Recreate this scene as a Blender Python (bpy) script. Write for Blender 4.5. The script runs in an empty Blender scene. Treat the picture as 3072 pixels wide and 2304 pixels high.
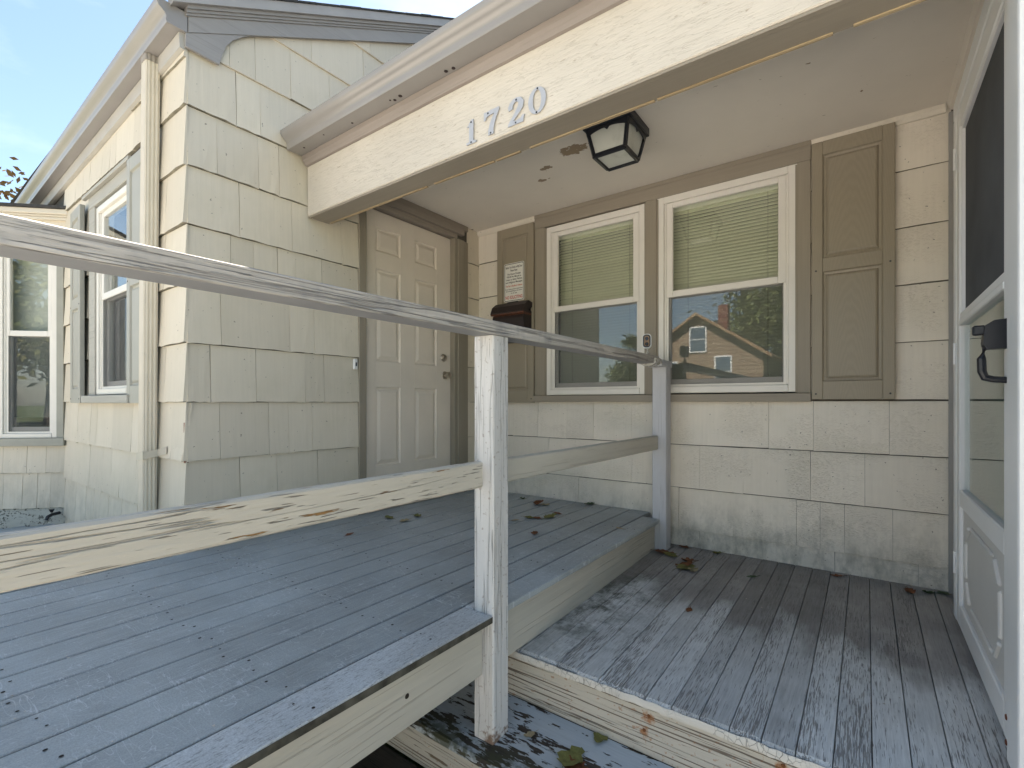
import bpy, bmesh, math, random
from mathutils import Matrix, Vector
random.seed(7)
scene = bpy.context.scene
COL = scene.collection

# ------------------------------------------------------------------ camera, sky, sun, exposure
CAMX, CAMY, CAMZ, YAW = 2.7097, -3.1948, 0.7399, math.radians(36.346)
cam_data = bpy.data.cameras.new('camera')
cam_data.sensor_width = 36.0
cam_data.lens = 1446.0 / 3072.0 * 36.0
cam_data.shift_y = 55.0 / 3072.0
cam_data.clip_start = 0.02
cam_data.clip_end = 600.0
cam = bpy.data.objects.new('camera', cam_data)
COL.objects.link(cam)
cam.location = (CAMX, CAMY, CAMZ)
cam.rotation_euler = (math.radians(90), 0, YAW)
scene.camera = cam

SUN_AZ = Vector((-0.10, 0.995, 0)).normalized()      # the sun stands behind the house
SUN_EL = math.radians(53)
world = bpy.data.worlds.new('World')
scene.world = world
world.use_nodes = True
wn = world.node_tree
wn.nodes.clear()
sky = wn.nodes.new('ShaderNodeTexSky')
sky.sky_type = 'NISHITA'
sky.sun_disc = False
sky.sun_elevation = SUN_EL
sky.sun_rotation = math.atan2(SUN_AZ.x, SUN_AZ.y)
sky.air_density = 1.0
sky.dust_density = 0.7
sky.ozone_density = 1.0
hs = wn.nodes.new('ShaderNodeHueSaturation')
hs.inputs['Hue'].default_value = 0.491
hs.inputs['Saturation'].default_value = 0.92
bg = wn.nodes.new('ShaderNodeBackground')
bg.inputs['Strength'].default_value = 0.055
wo = wn.nodes.new('ShaderNodeOutputWorld')
wn.links.new(sky.outputs[0], hs.inputs['Color'])
tc = wn.nodes.new('ShaderNodeTexCoord')
mpw = wn.nodes.new('ShaderNodeMapping'); mpw.inputs['Scale'].default_value = (1.6, 1.6, 4.0)
cn = wn.nodes.new('ShaderNodeTexNoise'); cn.inputs['Scale'].default_value = 1.7; cn.inputs['Detail'].default_value = 6; cn.inputs['Roughness'].default_value = 0.6
cr_ = wn.nodes.new('ShaderNodeMapRange'); cr_.inputs['From Min'].default_value = 0.45; cr_.inputs['From Max'].default_value = 0.80; cr_.inputs['To Max'].default_value = 0.32
cm = wn.nodes.new('ShaderNodeMix'); cm.data_type = 'RGBA'; cm.inputs[7].default_value = (7.0, 7.2, 7.5, 1)
wn.links.new(tc.outputs['Generated'], mpw.inputs[0]); wn.links.new(mpw.outputs[0], cn.inputs['Vector']); wn.links.new(cn.outputs['Fac'], cr_.inputs[0])
wn.links.new(cr_.outputs[0], cm.inputs[0]); wn.links.new(hs.outputs[0], cm.inputs[6]); wn.links.new(cm.outputs[2], bg.inputs['Color'])
wn.links.new(bg.outputs[0], wo.inputs[0])

sun_data = bpy.data.lights.new('sun', 'SUN')
sun_data.energy = 5.0
sun_data.angle = math.radians(0.5)
sun_data.color = (1.0, 0.92, 0.82)
sun = bpy.data.objects.new('sun', sun_data)
COL.objects.link(sun)
sd = SUN_AZ * math.cos(SUN_EL) + Vector((0, 0, math.sin(SUN_EL)))
sun.rotation_euler = sd.to_track_quat('Z', 'Y').to_euler()
sun.location = (0, 20, 20)

vs = scene.view_settings
vs.view_transform = 'Standard'
vs.look = 'None'
vs.exposure = 2.45
scene.cycles.max_bounces = 7
scene.cycles.diffuse_bounces = 4
scene.cycles.glossy_bounces = 3
scene.cycles.caustics_reflective = False
vs.gamma = 1.0
vs.use_curve_mapping = False

# ------------------------------------------------------------------ node helpers
class N:
    def __init__(self, name, rough=0.6, spec=0.4):
        self.m = bpy.data.materials.new(name)
        self.m.use_nodes = True
        self.t = self.m.node_tree
        self.b = self.t.nodes['Principled BSDF']
        self.b.inputs['Roughness'].default_value = rough
        self.b.inputs['Specular IOR Level'].default_value = spec
        self.geo = None
    def new(self, k): return self.t.nodes.new(k)
    def link(self, a, b): self.t.links.new(a, b)
    def pos(self):
        if not self.geo: self.geo = self.new('ShaderNodeNewGeometry')
        return self.geo.outputs['Position']
    def mapped(self, sc, loc=(0, 0, 0), rnd=0.0):
        mp = self.new('ShaderNodeMapping')
        mp.inputs['Scale'].default_value = sc
        mp.inputs['Location'].default_value = loc
        src = self.pos()
        if rnd:
            oi = self.new('ShaderNodeObjectInfo')
            mu = self.new('ShaderNodeMath'); mu.operation = 'MULTIPLY'; mu.inputs[1].default_value = rnd
            self.link(oi.outputs['Random'], mu.inputs[0])
            va = self.new('ShaderNodeVectorMath'); va.operation = 'ADD'
            self.link(src, va.inputs[0]); self.link(mu.outputs[0], va.inputs[1])
            src = va.outputs[0]
        self.link(src, mp.inputs[0])
        return mp.outputs[0]
    def noise(self, sc=(1, 1, 1), scale=1.0, detail=4, rough=0.55, dist=0.0, rnd=0.0, loc=(0, 0, 0)):
        n = self.new('ShaderNodeTexNoise')
        n.inputs['Scale'].default_value = scale
        n.inputs['Detail'].default_value = detail
        n.inputs['Roughness'].default_value = rough
        n.inputs['Distortion'].default_value = dist
        self.link(self.mapped(sc, loc, rnd), n.inputs['Vector'])
        return n.outputs['Fac']
    def voro(self, sc=(1, 1, 1), scale=1.0, feat='DISTANCE_TO_EDGE', rnd=0.0):
        n = self.new('ShaderNodeTexVoronoi')
        n.feature = feat
        n.inputs['Scale'].default_value = scale
        self.link(self.mapped(sc, (0, 0, 0), rnd), n.inputs['Vector'])
        return n.outputs['Distance']
    def ramp(self, f, lo, hi, a=0.0, b=1.0):
        n = self.new('ShaderNodeMapRange')
        n.inputs['From Min'].default_value = lo
        n.inputs['From Max'].default_value = hi
        n.inputs['To Min'].default_value = a
        n.inputs['To Max'].default_value = b
        self.link(f, n.inputs[0])
        return n.outputs[0]
    def math(self, op, a, b=None):
        n = self.new('ShaderNodeMath'); n.operation = op
        for i, v in enumerate((a, b)):
            if v is None: continue
            if isinstance(v, (int, float)): n.inputs[i].default_value = v
            else: self.link(v, n.inputs[i])
        return n.outputs[0]
    def mix(self, f, a, b):
        n = self.new('ShaderNodeMix'); n.data_type = 'RGBA'
        if isinstance(f, (int, float)): n.inputs[0].default_value = f
        else: self.link(f, n.inputs[0])
        for i, v in ((6, a), (7, b)):
            if isinstance(v, (tuple, list)): n.inputs[i].default_value = (v[0], v[1], v[2], 1)
            else: self.link(v, n.inputs[i])
        return n.outputs[2]
    def scale_col(self, col, f):
        n = self.new('ShaderNodeVectorMath'); n.operation = 'SCALE'
        if isinstance(col, (tuple, list)): n.inputs[0].default_value = col[:3]
        else: self.link(col, n.inputs[0])
        self.link(f, n.inputs['Scale'])
        return n.outputs[0]
    def rand(self, a, b):
        oi = self.new('ShaderNodeObjectInfo')
        return self.ramp(oi.outputs['Random'], 0, 1, a, b)
    def color(self, c):
        if isinstance(c, (tuple, list)): self.b.inputs['Base Color'].default_value = (c[0], c[1], c[2], 1)
        else: self.link(c, self.b.inputs['Base Color'])
    def bump(self, h, strength=0.3, dist=0.002):
        n = self.new('ShaderNodeBump')
        n.inputs['Strength'].default_value = strength
        n.inputs['Distance'].default_value = dist
        self.link(h, n.inputs['Height'])
        self.link(n.outputs[0], self.b.inputs['Normal'])
    def roughness(self, f): self.link(f, self.b.inputs['Roughness'])
    def axis(self, k):
        s = self.new('ShaderNodeSeparateXYZ'); self.link(self.pos(), s.inputs[0])
        return s.outputs[k]

def stretch(ax, along, across):
    s = [across] * 3
    s['XYZ'.index(ax)] = along
    return tuple(s)

def plain(name, col, rough=0.5, spec=0.4, metal=0.0, var=0.06, vscale=9.0, bump=0.0, bscale=200.0):
    n = N(name, rough, spec)
    f = n.noise(scale=vscale, detail=4)
    n.color(n.scale_col(col, n.ramp(f, 0.3, 0.7, 1 - var, 1 + var)))
    n.b.inputs['Metallic'].default_value = metal
    if bump: n.bump(n.noise(scale=bscale, detail=3), bump, 0.001)
    return n.m

def shingle_mat(name, col, rough_tex, mildew, ax='Z'):
    n = N(name, 0.62, 0.35)
    base = n.scale_col(col, n.rand(0.96, 1.03) if rough_tex else n.rand(0.91, 1.04))
    g = n.noise(sc=stretch(ax, 1.2, 70), scale=1, detail=4, rough=0.6, rnd=31)
    base = n.scale_col(base, n.ramp(g, 0.25, 0.75, 0.96, 1.03))
    blot = n.noise(scale=2.6, detail=4, rough=0.65)
    base = n.mix(n.ramp(blot, 0.50, 0.72, 0, 0.35), base, (col[0] * .80, col[1] * .81, col[2] * .74))
    # specks and chips
    ck = n.ramp(n.noise(scale=55, detail=2, rough=0.5), 0.735, 0.75)
    base = n.mix(n.math('MULTIPLY', ck, 0.7), base, (0.12, 0.10, 0.08))
    if mildew:
        z = n.axis(2)
        low = n.ramp(z, mildew[0], mildew[1], 1, 0)
        mm = n.ramp(n.noise(sc=(9, 9, 5), scale=1, detail=4, rough=0.75), 0.42, 0.68)
        base = n.mix(n.math('MULTIPLY', n.math('MULTIPLY', low, mm), mildew[2]), base, (0.13, 0.13, 0.10))
    n.color(base)
    h = n.math('MULTIPLY', g, 0.5)
    h = n.math('ADD', h, n.math('MULTIPLY', n.noise(scale=5, detail=2, rnd=3), 2.6))
    if rough_tex:
        cr = n.noise(sc=(70, 70, 130), scale=1, detail=4, rough=0.7)
        cr = n.math('MULTIPLY', n.ramp(cr, 0.5, 0.66), n.ramp(n.noise(scale=3.4, detail=3), 0.42, 0.6))
        h = n.math('ADD', h, n.math('MULTIPLY', cr, rough_tex))
    n.bump(h, 0.55, 0.004)
    return n.m

def wood_paint(name, col, ax, crack=0.5, crack_col=(0.10, 0.085, 0.07), wood=None, wood_thr=0.62, rough=0.6,
               bump=0.5, along=2.0, across=85.0, thr=0.60, var=0.08, rnd=13, dirt=None, lines=0.0, spots=None, gc=(0.95, 1.04)):
    """painted wood: streaks of grain, dark checks along the grain, flaked patches that show the wood"""
    n = N(name, rough, 0.35)
    g = n.noise(sc=stretch(ax, along, across), scale=1, detail=4, rough=0.62, dist=0.15, rnd=rnd)
    blot = n.noise(sc=stretch(ax, 1.5, 6), scale=1, detail=4, rough=0.6, rnd=rnd)
    base = n.scale_col(col, n.ramp(blot, 0.3, 0.7, 1 - var, 1 + var))
    base = n.scale_col(base, n.ramp(g, 0.3, 0.7, gc[0], gc[1]))
    wmask = None
    if wood:
        pm = n.noise(sc=stretch(ax, 5.0, 75), scale=1, detail=4, rough=0.6, rnd=rnd)
        big = n.noise(sc=stretch(ax, 2.2, 18), scale=1, detail=2, rnd=rnd * 2)
        wmask = n.ramp(n.math('ADD', n.math('MULTIPLY', pm, 0.6), n.math('MULTIPLY', big, 0.4)), wood_thr, wood_thr + 0.015)
        wcol = n.mix(n.ramp(g, 0.35, 0.65), wood, tuple(c * 0.45 for c in wood))
        base = n.mix(wmask, base, wcol)
    ck = n.noise(sc=stretch(ax, along * 1.3, across * 2.0), scale=1, detail=2, rough=0.5, rnd=rnd * 3)
    ckm = n.ramp(ck, thr, thr + 0.035)
    base = n.mix(n.math('MULTIPLY', ckm, crack), base, crack_col)
    if lines:
        ll = n.noise(sc=stretch(ax, 0.55, 20), scale=1, detail=3, rough=0.55, rnd=rnd * 5)
        ll = n.ramp(n.math('ABSOLUTE', n.math('SUBTRACT', ll, 0.5)), 0.0, 0.011, 1, 0)
        ll = n.math('MULTIPLY', ll, n.ramp(n.noise(sc=stretch(ax, 1.2, 5), scale=1, detail=2, rnd=rnd), 0.40, 0.55))
        base = n.mix(n.math('MULTIPLY', ll, lines), base, crack_col)
        ckm = n.math('MAXIMUM', ckm, ll)
    for (px, py, pz_, rad, scol) in (spots or ()):
        v = n.new('ShaderNodeVectorMath'); v.operation = 'DISTANCE'
        n.link(n.pos(), v.inputs[0]); v.inputs[1].default_value = (px, py, pz_)
        sm = n.math('ADD', n.ramp(v.outputs['Value'], 0.0, rad, 0.55, -0.15), n.ramp(n.noise(scale=70, detail=3), 0.3, 0.7, -0.25, 0.25))
        base = n.mix(n.ramp(sm, 0.0, 0.35, 0, 0.85), base, scol)
    if dirt:
        dm = n.ramp(n.noise(scale=dirt[1], detail=4, rough=0.7), dirt[2], dirt[2] + 0.18)
        base = n.mix(n.math('MULTIPLY', dm, dirt[3]), base, dirt[0])
    n.color(base)
    h = n.math('ADD', g, n.math('MULTIPLY', ckm, -1.6))
    if wmask is not None: h = n.math('ADD', h, n.math('MULTIPLY', wmask, -1.0))
    n.bump(h, bump, 0.003)
    return n.m

CREAM = (0.665, 0.60, 0.49)
M_shin = shingle_mat('cream_shingle_paint', CREAM, 0.0, (-0.1, 0.35, 0.30))
M_shinb = shingle_mat('rough_cream_shingle_paint', (0.75, 0.69, 0.595), 1.2, (-0.22, 0.20, 0.7))
M_butt = plain('dirty_shaded_butt', (0.26, 0.24, 0.19), 0.9, 0.2, 0, 0.3, 30)  # dark butt undersides: dirt, with the shadow line below each course painted in
M_core = plain('sheathing_felt', (0.10, 0.09, 0.075), 0.9)
M_taupe = wood_paint('taupe_trim_paint', (0.285, 0.25, 0.195), 'Z', crack=0.10, bump=0.2, thr=0.66, var=0.05, rough=0.5)
M_taupex = wood_paint('taupe_board_paint', (0.28, 0.245, 0.195), 'X', crack=0.15, bump=0.25, thr=0.66, var=0.06, rough=0.5)
M_taupey = wood_paint('taupe_casing_paint', (0.285, 0.245, 0.205), 'Y', crack=0.12, bump=0.2, thr=0.66, var=0.05, rough=0.5)
M_rake = wood_paint('grey_rake_paint', (0.31, 0.295, 0.285), 'Y', crack=0.12, bump=0.15, thr=0.63, var=0.05, rough=0.5, across=60)
M_gut = plain('grey_gutter_enamel', (0.285, 0.268, 0.255), 0.25, 0.5, 0.0, 0.04, 4.0)
M_down = plain('cream_downspout_enamel', (0.60, 0.545, 0.45), 0.4, 0.5, 0.0, 0.05, 6.0)
M_vinyl = plain('white_vinyl', (0.74, 0.71, 0.65), 0.38, 0.5, 0.0, 0.03, 8.0)
M_white = plain('white_enamel', (0.78, 0.78, 0.775), 0.32, 0.5, 0.0, 0.02, 6.0)
M_panelw = plain('pale_grey_enamel', (0.60, 0.585, 0.56), 0.4, 0.5, 0.0, 0.02, 6.0)
M_door = plain('beige_door_enamel', (0.74, 0.665, 0.57), 0.42, 0.45, 0.0, 0.04, 5.0)
M_black = plain('black_metal', (0.012, 0.013, 0.018), 0.38, 0.5, 0.0, 0.1, 30.0)
M_nickel = plain('satin_nickel', (0.55, 0.50, 0.43), 0.3, 0.5, 1.0, 0.05, 20.0)
M_num = plain('brushed_aluminium', (0.50, 0.50, 0.52), 0.45, 0.5, 0.3, 0.05, 40.0)
M_blind = plain('pale_blind_slat', (0.78, 0.79, 0.62), 0.5, 0.4, 0.0, 0.03, 4.0)
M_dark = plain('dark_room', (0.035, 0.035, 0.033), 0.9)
M_curt = plain('pale_curtain', (0.45, 0.47, 0.48), 0.9)
M_roof = plain('dark_roof_shingle', (0.055, 0.055, 0.055), 0.9, 0.2, 0, 0.3, 40)
M_raw = wood_paint('raw_yellow_wood', (0.40, 0.31, 0.19), 'X', crack=0.5, thr=0.57, bump=0.5, var=0.25, crack_col=(0.25, 0.15, 0.06))
M_strap = plain('strap_enamel', (0.56, 0.51, 0.42), 0.45)

def beam_mat():
    n = N('crackled_cream_paint', 0.55, 0.4)
    g = n.noise(sc=(14, 120, 120), scale=1, detail=3, rough=0.66)
    lines = n.ramp(n.math('ABSOLUTE', n.math('SUBTRACT', n.noise(sc=(6, 62, 62), scale=1, detail=3, rough=0.6, dist=0.5), 0.5)), 0.0, 0.016, 1, 0)
    chips = n.ramp(n.noise(sc=(16, 60, 60), scale=1, detail=4, rough=0.6), 0.66, 0.69)
    base = n.scale_col((0.61, 0.555, 0.475), n.ramp(n.noise(scale=2.2, detail=4), 0.3, 0.7, 0.93, 1.05))
    base = n.mix(n.math('MULTIPLY', lines, 0.15), base, (0.30, 0.25, 0.19))
    base = n.mix(n.math('MULTIPLY', chips, 0.5), base, (0.34, 0.25, 0.17))
    n.color(base)
    h = n.math('ADD', n.math('MULTIPLY', g, 1.0), n.math('MULTIPLY', lines, -0.9))
    n.bump(n.math('ADD', h, n.math('MULTIPLY', chips, -1.0)), 0.42, 0.004)
    return n.m
M_beam = beam_mat()

def ceiling_mat():
    n = N('flaking_ceiling_paint', 0.7, 0.3)
    base = n.scale_col((0.74, 0.685, 0.61), n.ramp(n.noise(scale=1.7, detail=4), 0.3, 0.7, 0.95, 1.05))
    tot = None
    for (cx, cy, rx, ry, thr) in ((1.335, -0.725, 0.15, 0.07, 0.40), (1.09, -0.63, 0.08, 0.045, 0.46), (0.985, -0.505, 0.07, 0.045, 0.43), (2.51, -0.75, 0.04, 0.02, 0.53), (2.69, -0.38, 0.03, 0.07, 0.58)):
        v = n.new('ShaderNodeVectorMath'); v.operation = 'SUBTRACT'
        n.link(n.pos(), v.inputs[0]); v.inputs[1].default_value = (cx, cy, 2.21)
        v2 = n.new('ShaderNodeVectorMath'); v2.operation = 'MULTIPLY'
        n.link(v.outputs[0], v2.inputs[0]); v2.inputs[1].default_value = (1 / rx, 1 / ry, 0)
        v3 = n.new('ShaderNodeVectorMath'); v3.operation = 'LENGTH'
        n.link(v2.outputs[0], v3.inputs[0])
        near = n.ramp(v3.outputs['Value'], 0.0, 1.3, 0.22, -0.35)
        f = n.math('ADD', n.noise(sc=(22, 30, 22), scale=1, detail=4, rough=0.6, loc=(cx * 7, cy * 5, 0)), near)
        f = n.ramp(f, thr + 0.08, thr + 0.095)
        tot = f if tot is None else n.math('MAXIMUM', tot, f)
    base = n.mix(tot, base, (0.29, 0.22, 0.15))
    ck = n.ramp(n.noise(sc=(18, 60, 18), scale=1, detail=3), 0.735, 0.75)
    base = n.mix(n.math('MULTIPLY', ck, 0.6), base, (0.2, 0.16, 0.11))
    n.color(base)
    h = n.math('ADD', n.math('MULTIPLY', tot, -2.0), n.math('MULTIPLY', n.noise(scale=90, detail=3), 0.35))
    n.bump(h, 0.5, 0.003)
    return n.m
M_ceil = ceiling_mat()

def deck_mat(name, col, wear):
    n = N(name, 0.5, 0.5)
    base = n.scale_col(col, n.rand(0.84, 1.10))
    g = n.noise(sc=(120, 9, 120), scale=1, detail=4, rough=0.65, rnd=23)
    base = n.scale_col(base, n.ramp(g, 0.3, 0.7, 0.86, 1.12))
    blot = n.noise(scale=2.3, detail=4, rough=0.65)
    base = n.mix(n.ramp(blot, 0.42, 0.68, 0, 0.6), base, tuple(c * 1.45 for c in col))
    fine = n.noise(scale=260, detail=2)
    base = n.scale_col(base, n.ramp(fine, 0.3, 0.7, 0.85, 1.15))
    for k, sc in enumerate(((60, 5, 1), (7, 46, 1), (26, 19, 1))):
        s = n.noise(sc=sc, scale=1, detail=2, rough=0.4, dist=0.3, loc=(k * 3.1, k * 1.7, 0))
        s = n.ramp(n.math('ABSOLUTE', n.math('SUBTRACT', s, 0.5)), 0.0, 0.010, 1, 0)
        keep = n.ramp(n.noise(scale=2.2 + k, detail=3, loc=(5 + k, 2, 0)), 0.47, 0.58)
        base = n.mix(n.math('MULTIPLY', n.math('MULTIPLY', s, keep), 0.55), base, (0.66, 0.68, 0.70))
    speck = n.ramp(n.noise(scale=95, detail=1, rough=0.4), 0.80, 0.83)
    base = n.mix(n.math('MULTIPLY', speck, 0.6), base, (0.6, 0.6, 0.6))
    if wear:
        w = n.ramp(n.noise(sc=(190, 45, 190), scale=1, detail=4, rough=0.75), 0.52, 0.70)
        base = n.mix(n.math('MULTIPLY', w, wear), base, (0.055, 0.05, 0.045))
    n.color(base)
    n.bump(n.math('ADD', g, n.math('MULTIPLY', fine, 0.5)), 0.35, 0.0015)
    n.roughness(n.ramp(blot, 0.3, 0.7, 0.42, 0.6))
    return n.m
M_deck = deck_mat('grey_deck_board', (0.30, 0.322, 0.325), 0)
M_nose = deck_mat('worn_deck_edge_board', (0.42, 0.43, 0.43), 0.75)
M_nosef = plain('mossy_board_edge', (0.075, 0.070, 0.055), 0.85, 0.2, 0, 0.5, 22, 0.5, 120)

def porch_mat():
    n = N('worn_grey_floor_paint', 0.58, 0.4)
    g = n.noise(sc=(150, 7, 150), scale=1, detail=4, rough=0.68, rnd=41)
    wood = n.mix(n.ramp(g, 0.3, 0.7), (0.10, 0.09, 0.082), (0.26, 0.245, 0.235))
    lightp = n.scale_col((0.60, 0.605, 0.595), n.ramp(n.noise(scale=6, detail=4), 0.3, 0.7, 0.88, 1.08))
    darkp = n.scale_col((0.29, 0.275, 0.262), n.ramp(n.noise(scale=5, detail=4), 0.3, 0.7, 0.8, 1.15))
    # where the newer pale coat still lies: a wide band towards the open front, worn per board
    y = n.axis(1); x = n.axis(0)
    band = n.ramp(y, -1.15, -0.55, 0.30, -0.22)
    right = n.ramp(x, 2.45, 2.85, 0.0, -0.16)
    per = n.rand(-0.10, 0.10)
    patch = n.math('ADD', n.math('MULTIPLY', n.noise(sc=(7.0, 2.2, 1), scale=1, detail=4, rough=0.6, loc=(3.3, 1.2, 0)), 0.5), n.math('MULTIPLY', n.noise(sc=(4.0, 2.0, 1), scale=1, detail=3, rough=0.6, rnd=57), 0.5))
    s = n.math('ADD', n.math('ADD', patch, band), n.math('ADD', right, per))
    lm = n.ramp(s, 0.47, 0.62)
    base = n.mix(n.ramp(lm, 0, 1, 0, 0.95), darkp, lightp)
    base = n.scale_col(base, n.rand(0.78, 1.10))
    base = n.scale_col(base, n.ramp(g, 0.3, 0.7, 0.80, 1.14))
    # flakes along the grain
    fl = n.noise(sc=(330, 15, 330), scale=1, detail=2, rough=0.6, rnd=29)
    wearz = n.math('ADD', n.noise(sc=(9, 1.6, 1), scale=1, detail=3, rnd=11), n.ramp(y, -1.66, -1.3, 0.10, 0.0))
    thr = n.math('ADD', n.math('MULTIPLY', fl, 0.62), n.math('MULTIPLY', wearz, 0.42))
    fm = n.ramp(thr, 0.575, 0.61)
    base = n.mix(n.ramp(fm, 0, 1, 0, 0.82), base, wood)
    # green film beside the platform
    gx = n.ramp(x, 1.72, 2.02, 1, 0)
    gy = n.math('MULTIPLY', n.ramp(y, -1.6, -1.3, 0.3, 1), n.ramp(y, -0.9, -0.5, 1, 0))
    gm = n.math('MULTIPLY', n.math('MULTIPLY', gx, gy), n.ramp(n.noise(scale=9, detail=4, rough=0.7), 0.45, 0.62))
    base = n.mix(n.math('MULTIPLY', gm, 0.8), base, (0.045, 0.055, 0.035))
    n.color(base)
    n.bump(n.math('ADD', n.math('MULTIPLY', g, 0.5), n.math('MULTIPLY', fm, -1.0)), 0.6, 0.0025)
    return n.m
M_porch = porch_mat()

def step_mat():
    n = N('peeling_step_paint', 0.6, 0.35)
    g = n.noise(sc=(6, 110, 110), scale=1, detail=4, rough=0.68)
    wood = n.mix(n.ramp(g, 0.3, 0.7), (0.028, 0.022, 0.018), (0.075, 0.06, 0.048))
    paint = n.scale_col((0.44, 0.475, 0.50), n.ramp(g, 0.3, 0.7, 0.9, 1.06))
    f = n.math('ADD', n.math('MULTIPLY', n.noise(sc=(6, 22, 22), scale=1, detail=4, rough=0.62), 0.6),
               n.math('MULTIPLY', n.noise(sc=(16, 75, 75), scale=1, detail=4, rough=0.6), 0.4))
    y = n.axis(1)
    f = n.math('ADD', f, n.ramp(y, -1.93, -1.70, 0.055, -0.05))
    m = n.ramp(f, 0.515, 0.53)
    base = n.mix(m, paint, wood)
    moss = n.math('MULTIPLY', n.ramp(y, -1.93, -1.85, 1, 0), n.ramp(n.noise(scale=12, detail=4, rough=0.7), 0.40, 0.55))
    base = n.mix(n.math('MULTIPLY', moss, 0.85), base, (0.06, 0.062, 0.03))
    n.color(base)
    n.bump(n.math('ADD', n.math('MULTIPLY', g, 0.4), n.math('MULTIPLY', m, -1.2)), 0.7, 0.003)
    return n.m
M_step = step_mat()
NAILS = ((2.131, -.295), (2.115, -.348), (2.52, -.285))
SPOTS = [(a, -1.648, b - .008, .032, (0.30, 0.12, 0.035)) for a, b in NAILS]
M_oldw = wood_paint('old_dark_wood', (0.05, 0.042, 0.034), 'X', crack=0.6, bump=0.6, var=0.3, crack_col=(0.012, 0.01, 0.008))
M_rail = wood_paint('weathered_rail_wood', (0.47, 0.435, 0.395), 'Y', crack=0.4, lines=0.55, crack_col=(0.06, 0.055, 0.052), thr=0.585, along=3.0, across=170, gc=(0.80, 1.12),
                    bump=0.9, var=0.16, dirt=((0.20, 0.20, 0.205), 5.0, 0.50, 0.6))
M_mid = wood_paint('peeling_cream_rail', (0.53, 0.485, 0.405), 'Y', crack=0.7, wood=(0.36, 0.20, 0.075), wood_thr=0.605, thr=0.645, along=7.0, across=110, bump=0.9, lines=0.22, rnd=19, var=0.05)
M_post = wood_paint('cracked_white_post', (0.58, 0.565, 0.545), 'Z', crack=0.65, wood=(0.33, 0.22, 0.12), wood_thr=0.66, thr=0.63, along=3.0, across=110, bump=0.8, lines=0.45, spots=((1.668, -1.888, -.45, .07, (0.16, 0.08, 0.035)), (1.66, -1.80, -.45, .05, (0.14, 0.07, 0.03))),
                    crack_col=(0.20, 0.19, 0.18))
M_post2 = wood_paint('grey_post_paint', (0.50, 0.50, 0.52), 'Z', crack=0.35, thr=0.64, bump=0.4)
M_skirt = wood_paint('cream_skirt_paint', (0.49, 0.455, 0.385), 'Y', crack=0.3, thr=0.63, along=1.4, across=60, bump=0.5, crack_col=(0.26, 0.22, 0.17))
M_fasc = wood_paint('weathered_cream_fascia', (0.50, 0.46, 0.39), 'X', crack=0.85, thr=0.57, along=1.5, across=75, bump=0.9, crack_col=(0.12, 0.085, 0.06),
                    wood=(0.25, 0.19, 0.13), wood_thr=0.64, spots=SPOTS)

def nosing_mat():
    n = N('crazed_nosing_paint', 0.6, 0.35)
    e = n.voro(sc=(55, 30, 30), scale=1)
    c = n.ramp(e, 0.0, 0.035, 1, 0)
    keep = n.ramp(n.noise(scale=5, detail=2), 0.42, 0.56)
    c = n.math('MULTIPLY', c, keep)
    base = n.scale_col((0.60, 0.56, 0.49), n.ramp(n.noise(scale=9, detail=4), 0.3, 0.7, 0.88, 1.07))
    n.color(n.mix(n.math('MULTIPLY', c, 0.7), base, (0.13, 0.10, 0.08)))
    n.bump(n.math('ADD', n.math('MULTIPLY', c, -1), n.noise(scale=40, detail=3)), 0.7, 0.003)
    return n.m
M_nosing = nosing_mat()

def mailbox_mat():
    n = N('rusting_black_metal', 0.45, 0.4)
    z = n.axis(2)
    d = n.math('ABSOLUTE', n.math('SUBTRACT', z, 1.432))
    m = n.math('MULTIPLY', n.ramp(d, 0.0, 0.014, 1, 0), n.ramp(n.noise(sc=(60, 60, 90), scale=1, detail=4), 0.36, 0.5))
    n.color(n.mix(m, (0.024, 0.017, 0.017), (0.17, 0.055, 0.025)))
    return n.m
M_mail = mailbox_mat()

def grainy_shutter():
    n = N('embossed_taupe_shutter', 0.45, 0.45)
    w = n.new('ShaderNodeTexWave')
    w.wave_type = 'RINGS'; w.rings_direction = 'Y'
    w.inputs['Scale'].default_value = 9.0
    w.inputs['Distortion'].default_value = 6.0
    w.inputs['Detail'].default_value = 3.0
    w.inputs['Detail Scale'].default_value = 1.2
    n.link(n.mapped((5.0, 1, 0.55), (-13.2, 0, -0.2)), w.inputs['Vector'])
    n.color(n.scale_col((0.29, 0.25, 0.185), n.ramp(w.outputs['Fac'], 0, 1, 0.96, 1.03)))
    n.bump(w.outputs['Fac'], 0.22, 0.001)
    return n.m
M_shut = grainy_shutter()

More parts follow.
